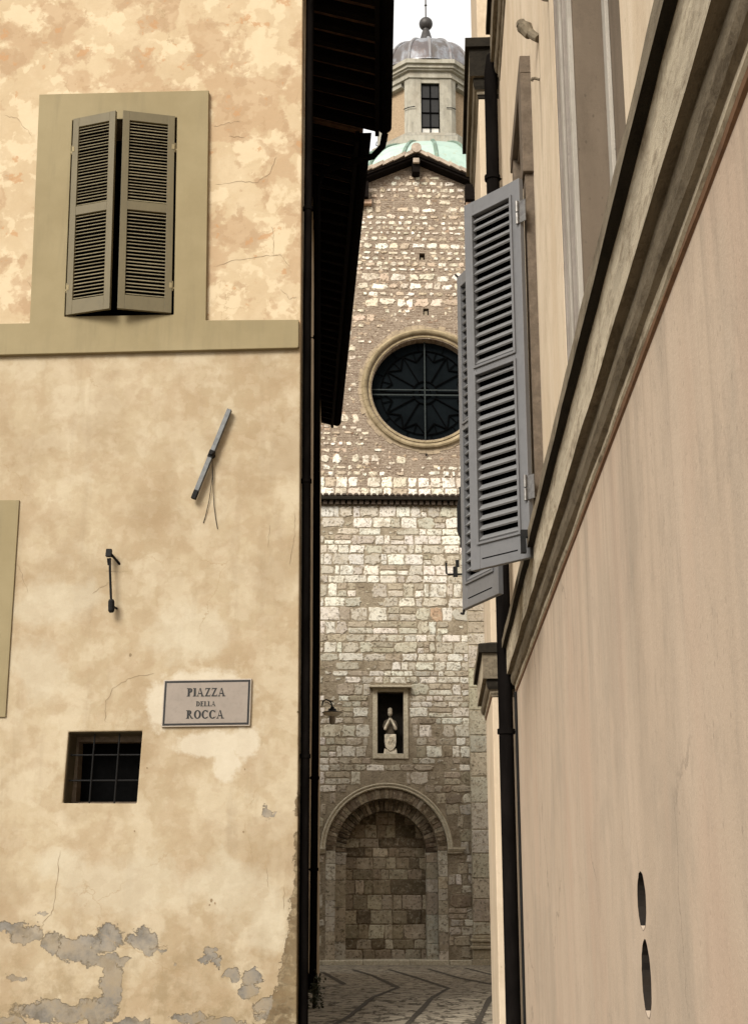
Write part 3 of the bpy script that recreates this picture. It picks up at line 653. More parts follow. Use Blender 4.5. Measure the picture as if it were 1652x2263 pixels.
ctr = 0
for word, cx, base, h in (('PIAZZA', -2.333, 3.924, .084), ('DELLA', -2.333, 3.826, .050), ('ROCCA', -2.337, 3.704, .084)):
    lt = MB()
    tot = sum(glyph(c)[1] + .06 for c in word) - .06; x = cx - tot * h / 2
    for c in word:
        P, W = glyph(c)
        for poly in P:
            ctr += 1; lt.add([(x + a * h, FY - .0332 - .00002 * (ctr % 40), base + b * h) for a, b in poly], [tuple(range(len(poly)))])
        x += (W + .06) * h
    lt.build('lettering', M['ink'], S)

T_ = thing('wall_anchor', 'slanting grey iron anchor bar with wires hanging from its bolt', 'iron anchor', (-2.36, FY, 6.46))
p0, p1 = Vector((-2.525, FY - .075, 5.955)), Vector((-2.178, FY - .055, 6.93)); d = (p1 - p0).normalized(); n = Vector((-d.z, 0, d.x))
ab = MB()
def bar_seg(a, b, mi):
    A0, B0 = p0 + (p1 - p0) * a, p0 + (p1 - p0) * b; hw, hd = .024, .028
    q = lambda c: [c + n * hw + Vector((0, -hd, 0)), c - n * hw + Vector((0, -hd, 0)), c - n * hw + Vector((0, hd, 0)), c + n * hw + Vector((0, hd, 0))]
    ab.hexa(q(A0), q(B0), mi)
bar_seg(0.001, .09, 1); bar_seg(.091, .47, 0); bar_seg(.53, 1, 0)
ab.build('bar', [M['greymetal'], M['iron']], T_, bevel=.004)
kb = MB(); c = (p0 + p1) / 2
kb.tube([c + Vector((0, -.055, 0)), c + Vector((0, -.02, 0)), c + Vector((0, .08, 0))], [.022, .032, .030], 12); bar = None
kb.hexa([c - d * .045 + n * .027 + Vector((0, -.032, 0)), c - d * .045 - n * .027 + Vector((0, -.032, 0)), c - d * .045 - n * .027 + Vector((0, .03, 0)), c - d * .045 + n * .027 + Vector((0, .03, 0))],
        [c + d * .035 + n * .027 + Vector((0, -.032, 0)), c + d * .035 - n * .027 + Vector((0, -.032, 0)), c + d * .035 - n * .027 + Vector((0, .03, 0)), c + d * .035 + n * .027 + Vector((0, .03, 0))])
kb.build('bolt', M['iron'], T_)
wr = MB(); wr.tube([(-2.345, FY - .05, 6.38), (-2.342, FY - .03, 6.2), (-2.37, FY - .02, 5.95), (-2.405, FY - .012, 5.78), (-2.425, FY - .008, 5.715)], .0036, 6)
wr.tube([(-2.345, FY - .05, 6.38), (-2.335, FY - .03, 6.15), (-2.318, FY - .02, 5.9), (-2.295, FY - .012, 5.75), (-2.275, FY - .008, 5.65)], .0036, 6)
wr.build('wires', M['iron'], T_, smooth=True)

Rk = thing('flag_holder', 'short black iron rod bracket on the ochre wall above the barred opening', 'iron bracket', (-3.34, FY, 5.1))
k = MB(); k.tube([(-3.352, FY - .11, 5.33), (-3.345, FY - .11, 5.2), (-3.318, FY - .105, 4.88)], .0125, 8); k.build('rod', M['iron'], Rk)
k = MB(); k.hexa([(-3.395, FY - .14, 5.345), (-3.335, FY - .14, 5.345), (-3.335, FY - .08, 5.345), (-3.395, FY - .08, 5.345)], [(-3.392, FY - .13, 5.425), (-3.338, FY - .13, 5.425), (-3.338, FY - .085, 5.425), (-3.392, FY - .085, 5.425)])
k.tube([(-3.34, FY - .11, 5.37), (-3.27, FY + .02, 5.285)], .014, 8); k.tube([(-3.375, FY - .11, 5.33), (-3.368, FY - .09, 5.26)], .010, 8); k.build('bracket', M['iron'], Rk, bevel=.004)
k = MB(); k.tube([(-3.318, FY - .105, 4.90), (-3.316, FY - .105, 4.88), (-3.312, FY - .10, 4.79), (-3.310, FY - .10, 4.77)], [.024, .033, .033, .022], 12); k.tube([(-3.30, FY - .10, 4.83), (-3.28, FY + .02, 4.83)], .012, 8); k.build('socket', M['iron'], Rk)

# ------------------------------------------------------------------ right palazzo
PX = .60
PZ = thing('palazzo', 'cream and rose plastered palazzo on the right with weathered string courses and grey shutters', 'building', (3, 6, .6))
wallfn = lambda p: Vector((PX + p.y, p.x, p.z))                   # (along Y, depth into the wall, z)
chip = lambda q: [(a + random.uniform(-.003, .003), b + random.uniform(-.003, .003)) for a, b in q]
H1 = chip(circ(4.345, 2.085, .088, 32, .086)); H2 = chip(circ(4.325, 1.862, .092, 32, .112))
plate('lower_wall', rect(-4, 11.19, -.5, 3.80), [H1, H2], .45, wallfn, M['low_plaster'], PZ)
W2 = [(3.84, 4.02), (5.96, 4.02), (5.96, 9.3), (3.84, 9.3)]
W1 = [(7.70, 3.95), (8.52, 3.95), (8.52, 6.98), (7.70, 6.98)]
plate('upper_wall', rect(-4, 11.19, 3.801, 16), [W1, W2], .45, wallfn, M['up_plaster'], PZ)
pl = MB(); pl.box(.415, 2.2, 11.19, 12.89, -.5, 16); pl.build('corner_pier', M['up_plaster'], PZ, bevel=.006)
bk = MB(); bk.box(1.06, 9, -4, 12.85, -.5, 16); bk.build('rear_block', M['brown_plaster'], PZ)
bk = MB(); bk.box(7, 14, 12.86, 37.2, -.5, 14.5); bk.build('unseen_shade_wing', M['up_plaster'], PZ)  # unseen block added to shade the lower church front
for cc, n_ in ((H1, 0), (H2, 1)):
    v = MB(); v.add([wallfn(Vector((a, -.001, b))) for a, b in cc] + [wallfn(Vector((4.33 + (a - 4.33) * .97, .25, b * .999))) for a, b in cc], [(i, (i + 1) % 32, 32 + (i + 1) % 32, 32 + i) for i in range(32)]); v.add([wallfn(Vector((a, .25, b))) for a, b in cc], [tuple(range(32))])
    v.build('vent_hole', simple('shaded_vent_liner', (.012, .008, .005), .9, 0, .6, 12), PZ)  # near-black liner puts the shade inside the hole into its colour
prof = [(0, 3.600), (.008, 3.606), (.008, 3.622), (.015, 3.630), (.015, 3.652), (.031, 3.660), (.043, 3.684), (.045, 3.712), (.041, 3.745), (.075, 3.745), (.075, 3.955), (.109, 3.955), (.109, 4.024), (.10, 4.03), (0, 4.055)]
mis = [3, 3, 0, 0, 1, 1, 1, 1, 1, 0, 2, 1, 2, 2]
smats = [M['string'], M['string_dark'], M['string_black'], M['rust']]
def run(a, b, n): return [(PX, a + (b - a) * i / n) for i in range(n + 1)]
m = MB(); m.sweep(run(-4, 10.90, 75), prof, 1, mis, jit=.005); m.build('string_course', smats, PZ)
pier = [(.62, 11.19), (.415, 11.19)] + [(.415, 11.19 + 1.7 * i / 6) for i in range(1, 7)] + [(1.4, 12.89)]
def darken_near_faces(o):
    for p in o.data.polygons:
        if p.normal.y < -.6: p.material_index = 2 if p.material_index == 1 else 1  # faces toward the camera swap to other string materials, mostly darker
m = MB(); m.sweep(pier, prof, 1, mis, jit=.003); darken_near_faces(m.build('string_course', smats, PZ))
prof2 = [(o_ * 1.08, 9.12 + (z - 3.6) * 1.36) for o_, z in prof]; mis2 = [1, 1, 1, 0, 1, 1, 1, 1, 1, 1, 2, 1, 1, 1]
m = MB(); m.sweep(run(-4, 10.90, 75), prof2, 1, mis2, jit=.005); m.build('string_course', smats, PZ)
m = MB(); m.sweep(pier, prof2, 1, mis2, jit=.003); darken_near_faces(m.build('string_course', smats, PZ))
# moulded embrasure of the nearer window
fr = MB()
for (ya, yb, xa) in ((5.91, 5.959, .603), (5.875, 5.9095, .645), (5.80, 5.8745, .612), (5.765, 5.7995, .665), (5.705, 5.7645, .618), (5.665, 5.7045, .68), (5.60, 5.6645, .630)):
    fr.box(xa, 1.02, ya, yb, 4.021, 9.299, 1 if xa > .64 else 2 if abs(xa - .612) < .001 or abs(xa - .630) < .001 else 0)
fr.build('window_frame', [M['jamb'], M['jamb_brown'], M['jamb_pale']], PZ, bevel=.004)
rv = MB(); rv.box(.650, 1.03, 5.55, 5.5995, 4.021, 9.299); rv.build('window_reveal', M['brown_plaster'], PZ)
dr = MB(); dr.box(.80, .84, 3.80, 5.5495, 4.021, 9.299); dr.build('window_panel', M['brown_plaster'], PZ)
dl = MB(); dl.box(.780, .7995, 5.43, 5.53, 4.021, 9.299); dl.build('window_bead', M['jamb_pale'], PZ, bevel=.004)
# stone frame of the shuttered window
jf = MB(); jf.box(.548, .80, 7.50, 7.699, 4.06, 6.30); jf.box(.535, .80, 7.47, 7.699, 6.301, 6.978); jf.box(.545, .80, 8.521, 8.66, 4.06, 6.978)
jf.build('window_frame', M['jamb_brown'], PZ, bevel=.005)
lf = MB(); lf.box(.535, .80, 7.47, 8.72, 6.979, 7.10); lf.box(.575, .80, 7.699, 8.521, 6.94, 6.9785); lf.build('window_lintel', M['jamb_brown'], PZ, bevel=.006)
pn = MB(); pn.box(.66, .70, 7.699, 8.521, 3.95, 6.978); pn.build('window_pane', M['pane'], PZ)
# the two grey leaves
fr1, fn1, Wd1 = shutter(PZ, (.533, 7.484), (.207, 7.822), 3.895, 6.250, 5.12, 17, 17, M['greyp'], M['slatg'], (-1, -1), stile=.075, top=.10, bot=.155, mid=.055, slat_d=.050, slat_t=.011, tilt=47, th=.036, groove=True, bead=True)
fr2, fn2, Wd2 = shutter(PZ, (.396, 8.36), (.179, 8.870), 3.873, 6.250, 5.12, 17, 17, M['greyp'], M['slatg'], (-1, -1), stile=.075, top=.10, bot=.165, mid=.055, slat_d=.050, slat_t=.011, tilt=47, th=.036, groove=True, bead=True)
for hz in (6.02, 4.30):
    h_ = MB(fn1); h_.tube([(.012, .047, hz - .075), (.012, .047, hz - .004)], .010, 8); h_.tube([(.012, .047, hz + .004), (.012, .047, hz + .075)], .010, 8); h_.box(-.05, .012, .037, .042, hz - .07, hz + .07); h_.build('hinge', M['steel'], fr1)
h_ = MB(); h_.tube([(.40, 8.35, 6.0), (.54, 8.56, 6.0)], .012, 8); h_.build('hinge', M['iron'], fr2)
h_ = MB(); h_.tube([(.40, 8.35, 4.2), (.54, 8.56, 4.2)], .012, 8); h_.build('hinge', M['iron'], fr2)
dg = MB(); dg.box(.45, .58, 7.36, 7.40, 3.99, 4.03); dg.box(.45, .48, 7.36, 7.395, 3.90, 3.99); dg.build('shutter_stop', M['iron'], PZ)
er = MB(fn2); er.tube([(Wd2 + .004, .02, 3.86), (Wd2 + .004, .02, 6.24)], .0060, 8); er.tube([(Wd2 + .012, .02, 6.24), (Wd2 + .02, .02, 6.27), (Wd2 + .055, .02, 6.30)], .008, 8); er.tube([(Wd2 + .012, .02, 3.88), (Wd2 + .02, .02, 3.85), (Wd2 + .055, .02, 3.86)], .008, 8)
er.tube([(Wd2 + .012, .02, 5.40), (Wd2 + .012, .02, 5.46)], .016, 8); er.tube([(Wd2 + .02, .02, 4.66), (Wd2 + .045, .03, 4.60), (Wd2 + .05, .03, 4.42), (Wd2 + .02, .02, 4.36)], .013, 8); er.box(Wd2 + .001, Wd2 + .028, .005, .034, 4.30, 4.72)
er.build('latch_rod', M['iron'], fr2)
ct = MB(); ct.tube([(.17, 8.865, 4.115), (.055, 8.865, 4.115), (.045, 8.865, 4.122), (.043, 8.865, 4.195)], .0065, 8); ct.box(.088, .118, 8.85, 8.88, 4.098, 4.165); ct.box(.106, .130, 8.85, 8.88, 4.1651, 4.21)
ct.build('shutter_catch', M['iron'], fr2)
drainpipe('drainpipe', 'tall black drainpipe in the corner of the palazzo beside the grey shutters', [(.60, 11.08, 9.52), (.545, 11.02, 9.44), (.520, 10.99, 9.25), (.512, 10.99, 5), (.512, 10.99, .55)], .058,
          [(.514, 10.99, 8.2, (.08, .02)), (.512, 10.99, 3.30, (.08, .02)), (.512, 10.99, 5.6, (.08, .02))])
cb = MB(); cb.tube([(.590, 10.86, .6), (.588, 10.86, 3.6)], .011, 8); tag(cb.build('cable', M['iron']), 'thin black cable running down beside the tall palazzo drainpipe', 'cable')
ib = thing('lamp_bracket', 'rusty iron stub bracket sticking out high on the cream palazzo wall', 'iron bracket', (.6, 6.8, 6.77))
m = MB(); m.tube([(.60, 6.80, 6.76), (.575, 6.83, 6.80), (.55, 6.85, 6.84)], [.024, .026, .026], 10); m.build('arm', M['string_dark'], ib)
m = MB(); m.tube([(.555, 6.85, 6.82), (.535, 6.86, 6.87), (.508, 6.87, 6.895)], [.030, .042, .036], 10); m.tube([(.512, 6.87, 6.90), (.505, 6.872, 6.925)], [.034, .026], 8); m.build('socket', M['string_dark'], ib)
m = MB(); m.tube([(.60, 6.85, 6.53), (.575, 6.86, 6.545), (.562, 6.87, 6.55), (.558, 6.88, 6.54)], .009, 8); tag(m.build('wall_hook', M['string_dark']), 'small iron hook on the cream wall below the stub bracket', 'hook', 'hooks on the palazzo wall')
m = MB(); m.tube([(.60, 6.17, 6.56), (.58, 6.18, 6.57), (.568, 6.19, 6.585), (.575, 6.19, 6.60)], .009, 8); tag(m.build('wall_hook', M['string_dark']), 'small iron hook on the cream wall beside the moulded embrasure, top edge of the photo', 'hook', 'hooks on the palazzo wall')

# ------------------------------------------------------------------ church
PHI = math.atan(.077); cU = Vector((math.cos(PHI), math.sin(PHI), 0)); cD = Vector((-math.sin(PHI), math.cos(PHI), 0)); C0 = Vector((0, 38.5, 0))
ch = lambda p: C0 + cU * p.x + cD * p.y + Vector((0, 0, p.z))
def chd(off): return lambda p: ch(Vector((p.x, p.y + off, p.z)))
CH = thing('church', 'stone church front with rose window, walled up portal and green dome with lantern', 'church', (0, 38.5, 0))
PC, AX = -1.55, -.59
ROSE = (-.35, 16.45)
NI = (-1.80, -1.07, 5.60, 7.32)
in_portal = lambda u, z, g_=0: abs(u - PC) < 1.66 + g_ and z < 3.0 or (z >= 3.0 and math.hypot(u - PC, z - 3.0) < 1.82 + g_)
in_niche = lambda u, z, g_=0: NI[0] - .15 - g_ < u < NI[1] + .15 + g_ and NI[2] - .16 - g_ < z < 7.52 + g_
roofz = lambda u: 24.30 - .45 * abs(u - AX)
lower = rect(-9, 6, -.3, 12.93)
plate('lower_wall', lower, [archpts(PC, 1.40, -.29, 2.98), rect(NI[0], NI[1], NI[2], NI[3])], .28, ch, M['mortar'], CH)
putl = [(-.41, 20.79), (-.31, 18.95)]
plate('upper_wall', [(-9, 12.94), (6, 12.94), (6, roofz(6) - .345), (AX, roofz(AX) - .345), (-9, roofz(-9) - .345)], [circ(*ROSE, 1.62, 72)] + [rect(u - .085, u + .085, z - .11, z + .11) for u, z in putl], .5, chd(.12), M['brickbed'], CH)
for (u, z), hw_, up_ in zip(putl, (.04, .05), (.0, .06)):
    pb = MB(ch); pb.box(u - .10, u + .10, .50, .54, z - .15, z + .15); pb.box(u - hw_, u + hw_, .2, .4995, z - .108, z + up_); pb.build('putlog_hole', M['mortar'], CH)
# stones
def vary(c, k=.12): f = random.uniform(1 - k, 1 + k); return tuple(min(.82, max(.01, x * f * random.uniform(.97, 1.03))) for x in c)
def stone_poly(mb, u0, u1, z0, z1, d0, d1, rough, col, n=3, rnd=.0):
    w_, h_ = u1 - u0, z1 - z0; cx, cz = (u0 + u1) / 2, (z0 + z1) / 2; pts = []
    for (a, b, c_, d_) in ((u0, z0, u1, z0), (u1, z0, u1, z1), (u1, z1, u0, z1), (u0, z1, u0, z0)):
        for i in range(n):
            t = i / n; x, z = a + (c_ - a) * t, b + (d_ - b) * t
            if rnd:
                ang = math.atan2((z - cz) / h_, (x - cx) / w_); ex, ez = cx + w_ / 2 * math.cos(ang), cz + h_ / 2 * math.sin(ang); x += (ex - x) * rnd; z += (ez - z) * rnd
            pts.append((x + random.uniform(-1, 1) * rough * min(w_, .3), z + random.uniform(-1, 1) * rough * min(h_, .3)))
    k = len(pts); e = min(.02, .12 * min(w_, h_))
    inner = [(cx + (x - cx) * (1 - 2 * e / w_), cz + (z - cz) * (1 - 2 * e / h_)) for x, z in pts]
    t1, t2 = random.uniform(-.006, .006), random.uniform(-.006, .006)
    vs = [(x, d0, z) for x, z in pts] + [(x, d1 + t1 * (x - cx) / w_ + t2 * (z - cz) / h_, z) for x, z in inner]
    mb.add(vs, [tuple(range(k, 2 * k))] + [(i, (i + 1) % k, k + (i + 1) % k, k + i) for i in range(k)], 0, col)
PALE, GREY, TAN, DARK = (.60, .56, .48), (.43, .39, .315), (.34, .29, .218), (.21, .17, .12)
ls = MB(ch); z = .16
while z < 12.70:
    hgt = random.choice((random.uniform(.15, .24), random.uniform(.24, .38))) if z < 9 else random.choice((random.uniform(.18, .28), random.uniform(.26, .42))); hgt = min(hgt, 12.75 - z)
    if hgt < .12: break
    u = -6.0 + random.uniform(0, .3)
    while u < 1.6:
        wd = random.choice((random.uniform(.16, .34), random.uniform(.28, .55), random.uniform(.4, .75))) * (1 if z < 10 else .95)
        q = (u + .012, u + wd - .012, z + .012, z + hgt - .012); cu_, cz_ = u + wd / 2, z + hgt / 2
        bad = any(in_portal(a, b, .0) or in_niche(a, b, 0) for a in (q[0], q[1], cu_) for b in (q[2], q[3], cz_))
        n_ = mnoise.noise(Vector((cu_ * .7, 3, cz_ * .6))); hi = min(1, max(0, (cz_ - 3) / 8.5))
        if bad:
            # smaller stones fill in round the openings
            for k in range(2):
                qq = (q[0] + (q[1] - q[0]) * k / 2 + .005, q[0] + (q[1] - q[0]) * (k + 1) / 2 - .005, q[2], q[3])
                if not any(in_portal(a, b, .01) or in_niche(a, b, .01) for a in (qq[0], qq[1]) for b in (qq[2], qq[3])):
                    stone_poly(ls, *qq, .0, -.018, .08, vary(random.choice((GREY, TAN))), 3)
        else:
            r_ = random.random() + n_ * .32
            if r_ > .13 - .1 * hi:
                pr = random.random() + (hi - .42) * .62
                col = PALE if pr > .66 else GREY if pr > .25 else TAN if pr > .0 else DARK
                if random.random() < .008: col = (.33, .22, .15)
                if random.random() < .2 and hgt > .27:
                    hh = (q[2] + q[3]) / 2; stone_poly(ls, q[0], q[1], q[2], hh - .01, .0, -.02, .07, vary(col), 4, .15); stone_poly(ls, q[0], q[1], hh + .01, q[3], .0, -.02, .07, vary(TAN), 4, .15)
                else: stone_poly(ls, *q, .0, -random.uniform(.010, .030), .07 if col == PALE else .12, vary(col), 4, .12 if col == PALE else .30)
            elif r_ > -.2:
                for k in range(3):
                    a = random.uniform(q[0], q[1] - .1); b = random.uniform(q[2], max(q[2], q[3] - .08)); stone_poly(ls, a, a + random.uniform(.07, .16), b, b + random.uniform(.04, .09), 0, -.014, .14, vary(random.choice((TAN, DARK, GREY))), 2, .7)
        u += wd
    z += hgt
ls.build('ashlar', M['stone'], CH, color=True)
us = MB(chd(.12)); z = 13.06
WHITE, CREAM, BUFF = (.70, .65, .55), (.57, .50, .395), (.45, .36, .265)
row = 0
while z < 23.6:
    first = row < 2; hgt = random.uniform(.28, .36) if first else random.choice((random.uniform(.13, .2), random.uniform(.18, .34)))
    u = -5.5 + random.uniform(0, .4)
    while u < 2.6:
        wd = random.uniform(.26, .46) if first else hgt * random.choice((random.uniform(.7, 1.1), random.uniform(.9, 1.6), random.uniform(1.2, 2.0)))
        cu_, cz_ = u + wd / 2, z + hgt / 2; r0 = math.hypot(cu_ - ROSE[0], cz_ - ROSE[1])
        keep = .95 if first else .90 + .45 * mnoise.noise(Vector((cu_ * .5, 9, cz_ * .6))) - (.5 if r0 < 2.7 else 0)
        ok = r0 > 2.12 + wd / 2 and all(abs(cu_ - a) > .1 + wd / 2 or abs(cz_ - b) > .12 + hgt / 2 for a, b in putl) and z + hgt < roofz(cu_) - .45
        if ok and random.random() < keep:
            h2 = hgt if first else hgt * random.uniform(.66, 1); zo = random.uniform(0, hgt - h2)
            col = vary(random.choices((WHITE, CREAM, BUFF), (5, 5, 3) if not first else (7, 4, 1))[0], .1)
            stone_poly(us, u + .02, u + wd - .02, z + zo + .015, z + zo + h2 - .015, .0, -random.uniform(.012, .035), .07 if first else .13, col, 3, .12 if first else random.uniform(.25, .8))
        u += wd + (0 if first else random.uniform(0, .08))
    z += hgt + (.0 if first else random.uniform(.0, .05)); row += 1
for k in range(1500):
    cu_, cz_ = random.uniform(-4.6, 2.0), random.uniform(13.1, 23.6); w_, h_ = random.uniform(.05, .17), random.uniform(.035, .10); r0 = math.hypot(cu_ - ROSE[0], cz_ - ROSE[1])
    if r0 > 2.15 and cz_ + .1 < roofz(cu_) - .45 and all(abs(cu_ - a) > .2 or abs(cz_ - b) > .22 for a, b in putl):
        stone_poly(us, cu_ - w_ / 2, cu_ + w_ / 2, cz_ - h_ / 2, cz_ + h_ / 2, 0, -random.uniform(.004, .009), .15, vary(random.choice((BUFF, BUFF, CREAM, (.30, .215, .15), (.20, .135, .092), (.36, .27, .19))), .15), 2, .6)
us.build('rubble', M['stone'], CH, color=True)
# tiled ledge between the two zones
lg = MB(ch); lg.box(-9, 6, -.30, .13, 12.88, 12.96); lg.hexa([(-9, -.29, 12.961), (6, -.29, 12.961), (6, .12, 13.06), (-9, .12, 13.06)], [(-9, -.29, 13.0), (6, -.29, 13.0), (6, .12, 13.10), (-9, .12, 13.10)], 1)
u = -6
while u < 2.5:
    lg.box(u, u + .11, -.17, -.001, 12.77, 12.879, 1)
    lg.hexa([(u + .075 * math.cos(t) + .08, -.34, 12.995 + .055 * math.sin(t)) for t in [math.pi * i / 6 for i in range(7)]], [(u + .075 * math.cos(t) + .08, .1, 13.09 + .055 * math.sin(t)) for t in [math.pi * i / 6 for i in range(7)]], 1)
    u += .175
lg.build('tile_ledge', [M['string_black'], simple('dark_weathered_tile', (.075, .055, .04), .9, 0, .4, 8)], CH)  # near-black ledge colours take in the shadow beneath it
# rose window
def gold():
    t = NT('yellow_ring_stone'); n = t.noise(2.5, 6, .65); n2 = t.noise(14, 5, .7)
    c = t.mix(t.step(n, .38, .64), (.20, .155, .092), (.315, .25, .155)); c = t.mix(t.math('MULTIPLY', t.step(n2, .54, .68), .6), c, (.16, .115, .06))
    t.bump(n2, .5, .02); return t.done(c, .92, spec=.1)
M['gold_stone'] = gold()
rfn = lambda p: chd(.12)(Vector((ROSE[0] + p.x, -p.z, ROSE[1] + p.y)))       # lathe axis = out of the wall
rg = MB(rfn); prof_r = [(1.62, -.42), (1.62, -.02), (1.655, .03), (1.705, .035), (1.72, -.03), (1.735, -.03), (1.75, .07), (1.79, .12), (1.84, .135), (1.885, .11), (1.90, .04), (1.905, .035), (1.925, .03), (1.93, -.01)]
nb = 56
for k in range(nb):
    a0 = 2 * math.pi * k / nb + .004; a1 = 2 * math.pi * (k + 1) / nb - .004; j = random.uniform(-.006, .006)
    rg.lathe([(r_, z_ + (j if z_ > 0 else 0)) for r_, z_ in prof_r], 3, a0=a0, a1=a1)
rg.lathe([(r_ + .0, z_ - .006) for r_, z_ in prof_r[1:]], 96)
rwf = rg.build('rose_window', M['gold_stone'], CH, smooth=True)
rb = MB(rfn); nv = 60
for k in range(nv):
    a = 2 * math.pi * k / nv; b = 2 * math.pi * (k + .96) / nv; r0, r1 = 1.925, 2.02 + random.uniform(-.04, .06)
    q = [(r0 * math.cos(a), r0 * math.sin(a)), (r1 * math.cos(a), r1 * math.sin(a)), (r1 * math.cos(b), r1 * math.sin(b)), (r0 * math.cos(b), r0 * math.sin(b))]
    rb.hexa([(x, y, -.01) for x, y in q], [(x, y, .012 + random.uniform(0, .012)) for x, y in q])
rb.build('brick_ring', simple('buff_ring_brick', (.29, .225, .15), .92, 0, .25, 6, bump=.5), rwf)
gl = MB(rfn); gl.add([(1.64 * math.cos(2 * math.pi * i / 64), 1.64 * math.sin(2 * math.pi * i / 64), -.36) for i in range(64)], [tuple(range(64))]); gl.build('glass', M['glass'], rwf)
tr = MB(rfn); zt = -.335
def seg(a, b, wd=.016, zz=zt, mb=tr, mi=0):
    a, b = Vector((*a, zz)), Vector((*b, zz)); d_ = (b - a).normalized(); n_ = Vector((-d_.y, d_.x, 0)) * wd
    mb.hexa([a + n_, b + n_, b - n_, a - n_], [p + Vector((0, 0, .028)) for p in (a + n_, b + n_, b - n_, a - n_)], mi)
def ring(r, wd, n=60):
    q = [(r * math.cos(2 * math.pi * i / n), r * math.sin(2 * math.pi * i / n)) for i in range(n)]
    for i in range(n): seg(q[i], q[(i + 1) % n], wd)
ring(1.34, .013); ring(.36, .016); ring(.17, .012)
for k in range(12):
    a = math.pi / 2 + k * math.pi / 6; b = a + math.pi / 12; c_ = a - math.pi / 12
    P_ = lambda r, t: (r * math.cos(t), r * math.sin(t))
    seg(P_(.36, a), P_(1.33, a)); seg(P_(1.33, a), P_(1.02, b)); seg(P_(1.33, a), P_(1.02, c_)); seg(P_(1.02, b), P_(1.34, b), .010)
    seg(P_(1.34, a + .13), P_(1.62, a + .13), .008)
tr.build('tracery', M['lead'], rwf)
sbm = MB(rfn)
seg((0, -1.62), (0, 1.62), .018, -.29, sbm); seg((-1.62, .06), (1.62, .06), .016, -.285, sbm); seg((-1.62, -.10), (1.62, -.10), .020, -.285, sbm)
sbm.build('saddle_bars', M['barlight'], rwf)
m = MB(chd(.12)); m.tube([(-.33, .0, 14.40), (-.36, -.12, 14.32)], .022, 8); m.build('iron_hook', M['iron'], CH)
# portal
pj = MB(ch)
def vous(mb, r0, r1, d0, d1, zs, n_, cols, gap=.006, a0=0, a1=math.pi):
    for k in range(n_):
        a = a0 + (a1 - a0) * k / n_ + gap; b = a0 + (a1 - a0) * (k + 1) / n_ - gap; col = vary(random.choice(cols), .18); q = []
        for t in (a, (a + b) / 2, b): q.append((PC + r0 * math.cos(t), zs + r0 * math.sin(t)))
        for t in (b, (a + b) / 2, a): q.append((PC + r1 * math.cos(t), zs + r1 * math.sin(t)))
        mb.hexa([(x, d0, z_) for x, z_ in q], [(x, d1, z_) for x, z_ in q], 0, col)
VC = ((.15, .115, .08), DARK, (.12, .088, .056), (.09, .065, .04), TAN, (.12, .09, .06))
vous(pj, 1.40, 1.665, -.02, .24, 2.98, 39, VC)
for sgn in (-1, 1):
    z = .0
    while z < 2.97:
        h_ = min(random.uniform(.28, .55), 2.975 - z); col = vary(random.choice((GREY, GREY, TAN, (.40, .345, .25))))
        a, b = sorted((PC + sgn * 1.40, PC + sgn * 1.655)); pj.box(a, b, -.02, .24, z + .005, z + h_ - .005, 0, col); z += h_
pj.build('portal_arch', M['stone'], CH, color=True, bevel=.006)
pi_ = MB(ch); vous(pi_, 1.11, 1.43, .245,   .90, 2.94, 31, ((.12, .09, .06), (.10, .075, .048), (.075, .055, .036), DARK))
for sgn in (-1, 1):
    z = .0
    while z < 2.93:
        h_ = min(random.uniform(.35, .75), 2.935 - z); col = vary(random.choice((GREY, TAN, (.36, .30, .215)))); a, b = sorted((PC + sgn * 1.11, PC + sgn * 1.43))
        pi_.box(a, b, .245, .90, z + .005, z + h_ - .005, 0, col); z += h_
    a, b = sorted((PC + sgn * 1.085, PC + sgn * 1.20)); pi_.box(a, b, .235, .5, 2.86, 2.92, 0, GREY)
pi_.build('inner_arch', M['stone'], CH, color=True, bevel=.006)
hd = MB(ch); pr = [(1.672, -.02), (1.672, -.075), (1.70, -.10), (1.735, -.085), (1.745, -.10), (1.79, -.12), (1.81, -.10), (1.815, .0)]
n_ = 48; vs = []
for i in range(n_ + 1):
    t = math.pi * i / n_
    for r_, d_ in pr: vs.append((PC + r_ * math.cos(t), d_, 2.98 + r_ * math.sin(t)))
k = len(pr); hd.add(vs, [(i * k + j, (i + 1) * k + j, (i + 1) * k + j + 1, i * k + j + 1) for i in range(n_) for j in range(k - 1)] + [tuple(range(k)), tuple(n_ * k + j for j in range(k))])
for sgn in (-1, 1):
    for (a, b, z0, z1, d_) in ((1.665, 2.14, 3.03, 3.085, .15), (1.665, 2.10, 2.985, 3.029, .12), (1.665, 2.05, 2.925, 2.984, .09)):
        x0, x1 = sorted((PC + sgn * a, PC + sgn * b)); hd.box(x0, x1, -d_, -.001, z0 - .02, z1 - .02)
hd.build('hood_mould', M['niche_stone'], CH, smooth=True)
inf = MB(chd(.86)); z = .0
while z < 4.1:
    hgt = random.uniform(.24, .42); u = PC - 1.2
    while u < PC + 1.2:
        wd = random.uniform(.22, .62); pr_ = random.random()
        col = (.50, .44, .33) if pr_ > .90 else (.40, .34, .25) if pr_ > .55 else (.27, .22, .15) if pr_ > .25 else (.125, .096, .062)
        stone_poly(inf, u + .008, u + wd - .008, z + .008, z + hgt - .008, .0, -random.uniform(.01, .025), .05, vary(col), 3, .1); u += wd
    z += hgt
inf.box(PC - 1.5, PC + 1.5, .0, .05, -.2, 4.6, 0, (.14, .105, .07))
inf.build('portal_infill', M['stone'], CH, color=True)
st = MB(ch); 
for a, b in ((-4.6, -3.3), (-3.29, -2.2), (-2.19, -.95), (-.94, .1), (.11, .72)): st.box(a, b, -.30 + random.uniform(-.01, .01), .6, -.1, .13)
st.build('door_step', M['niche_stone'], CH, bevel=.012)
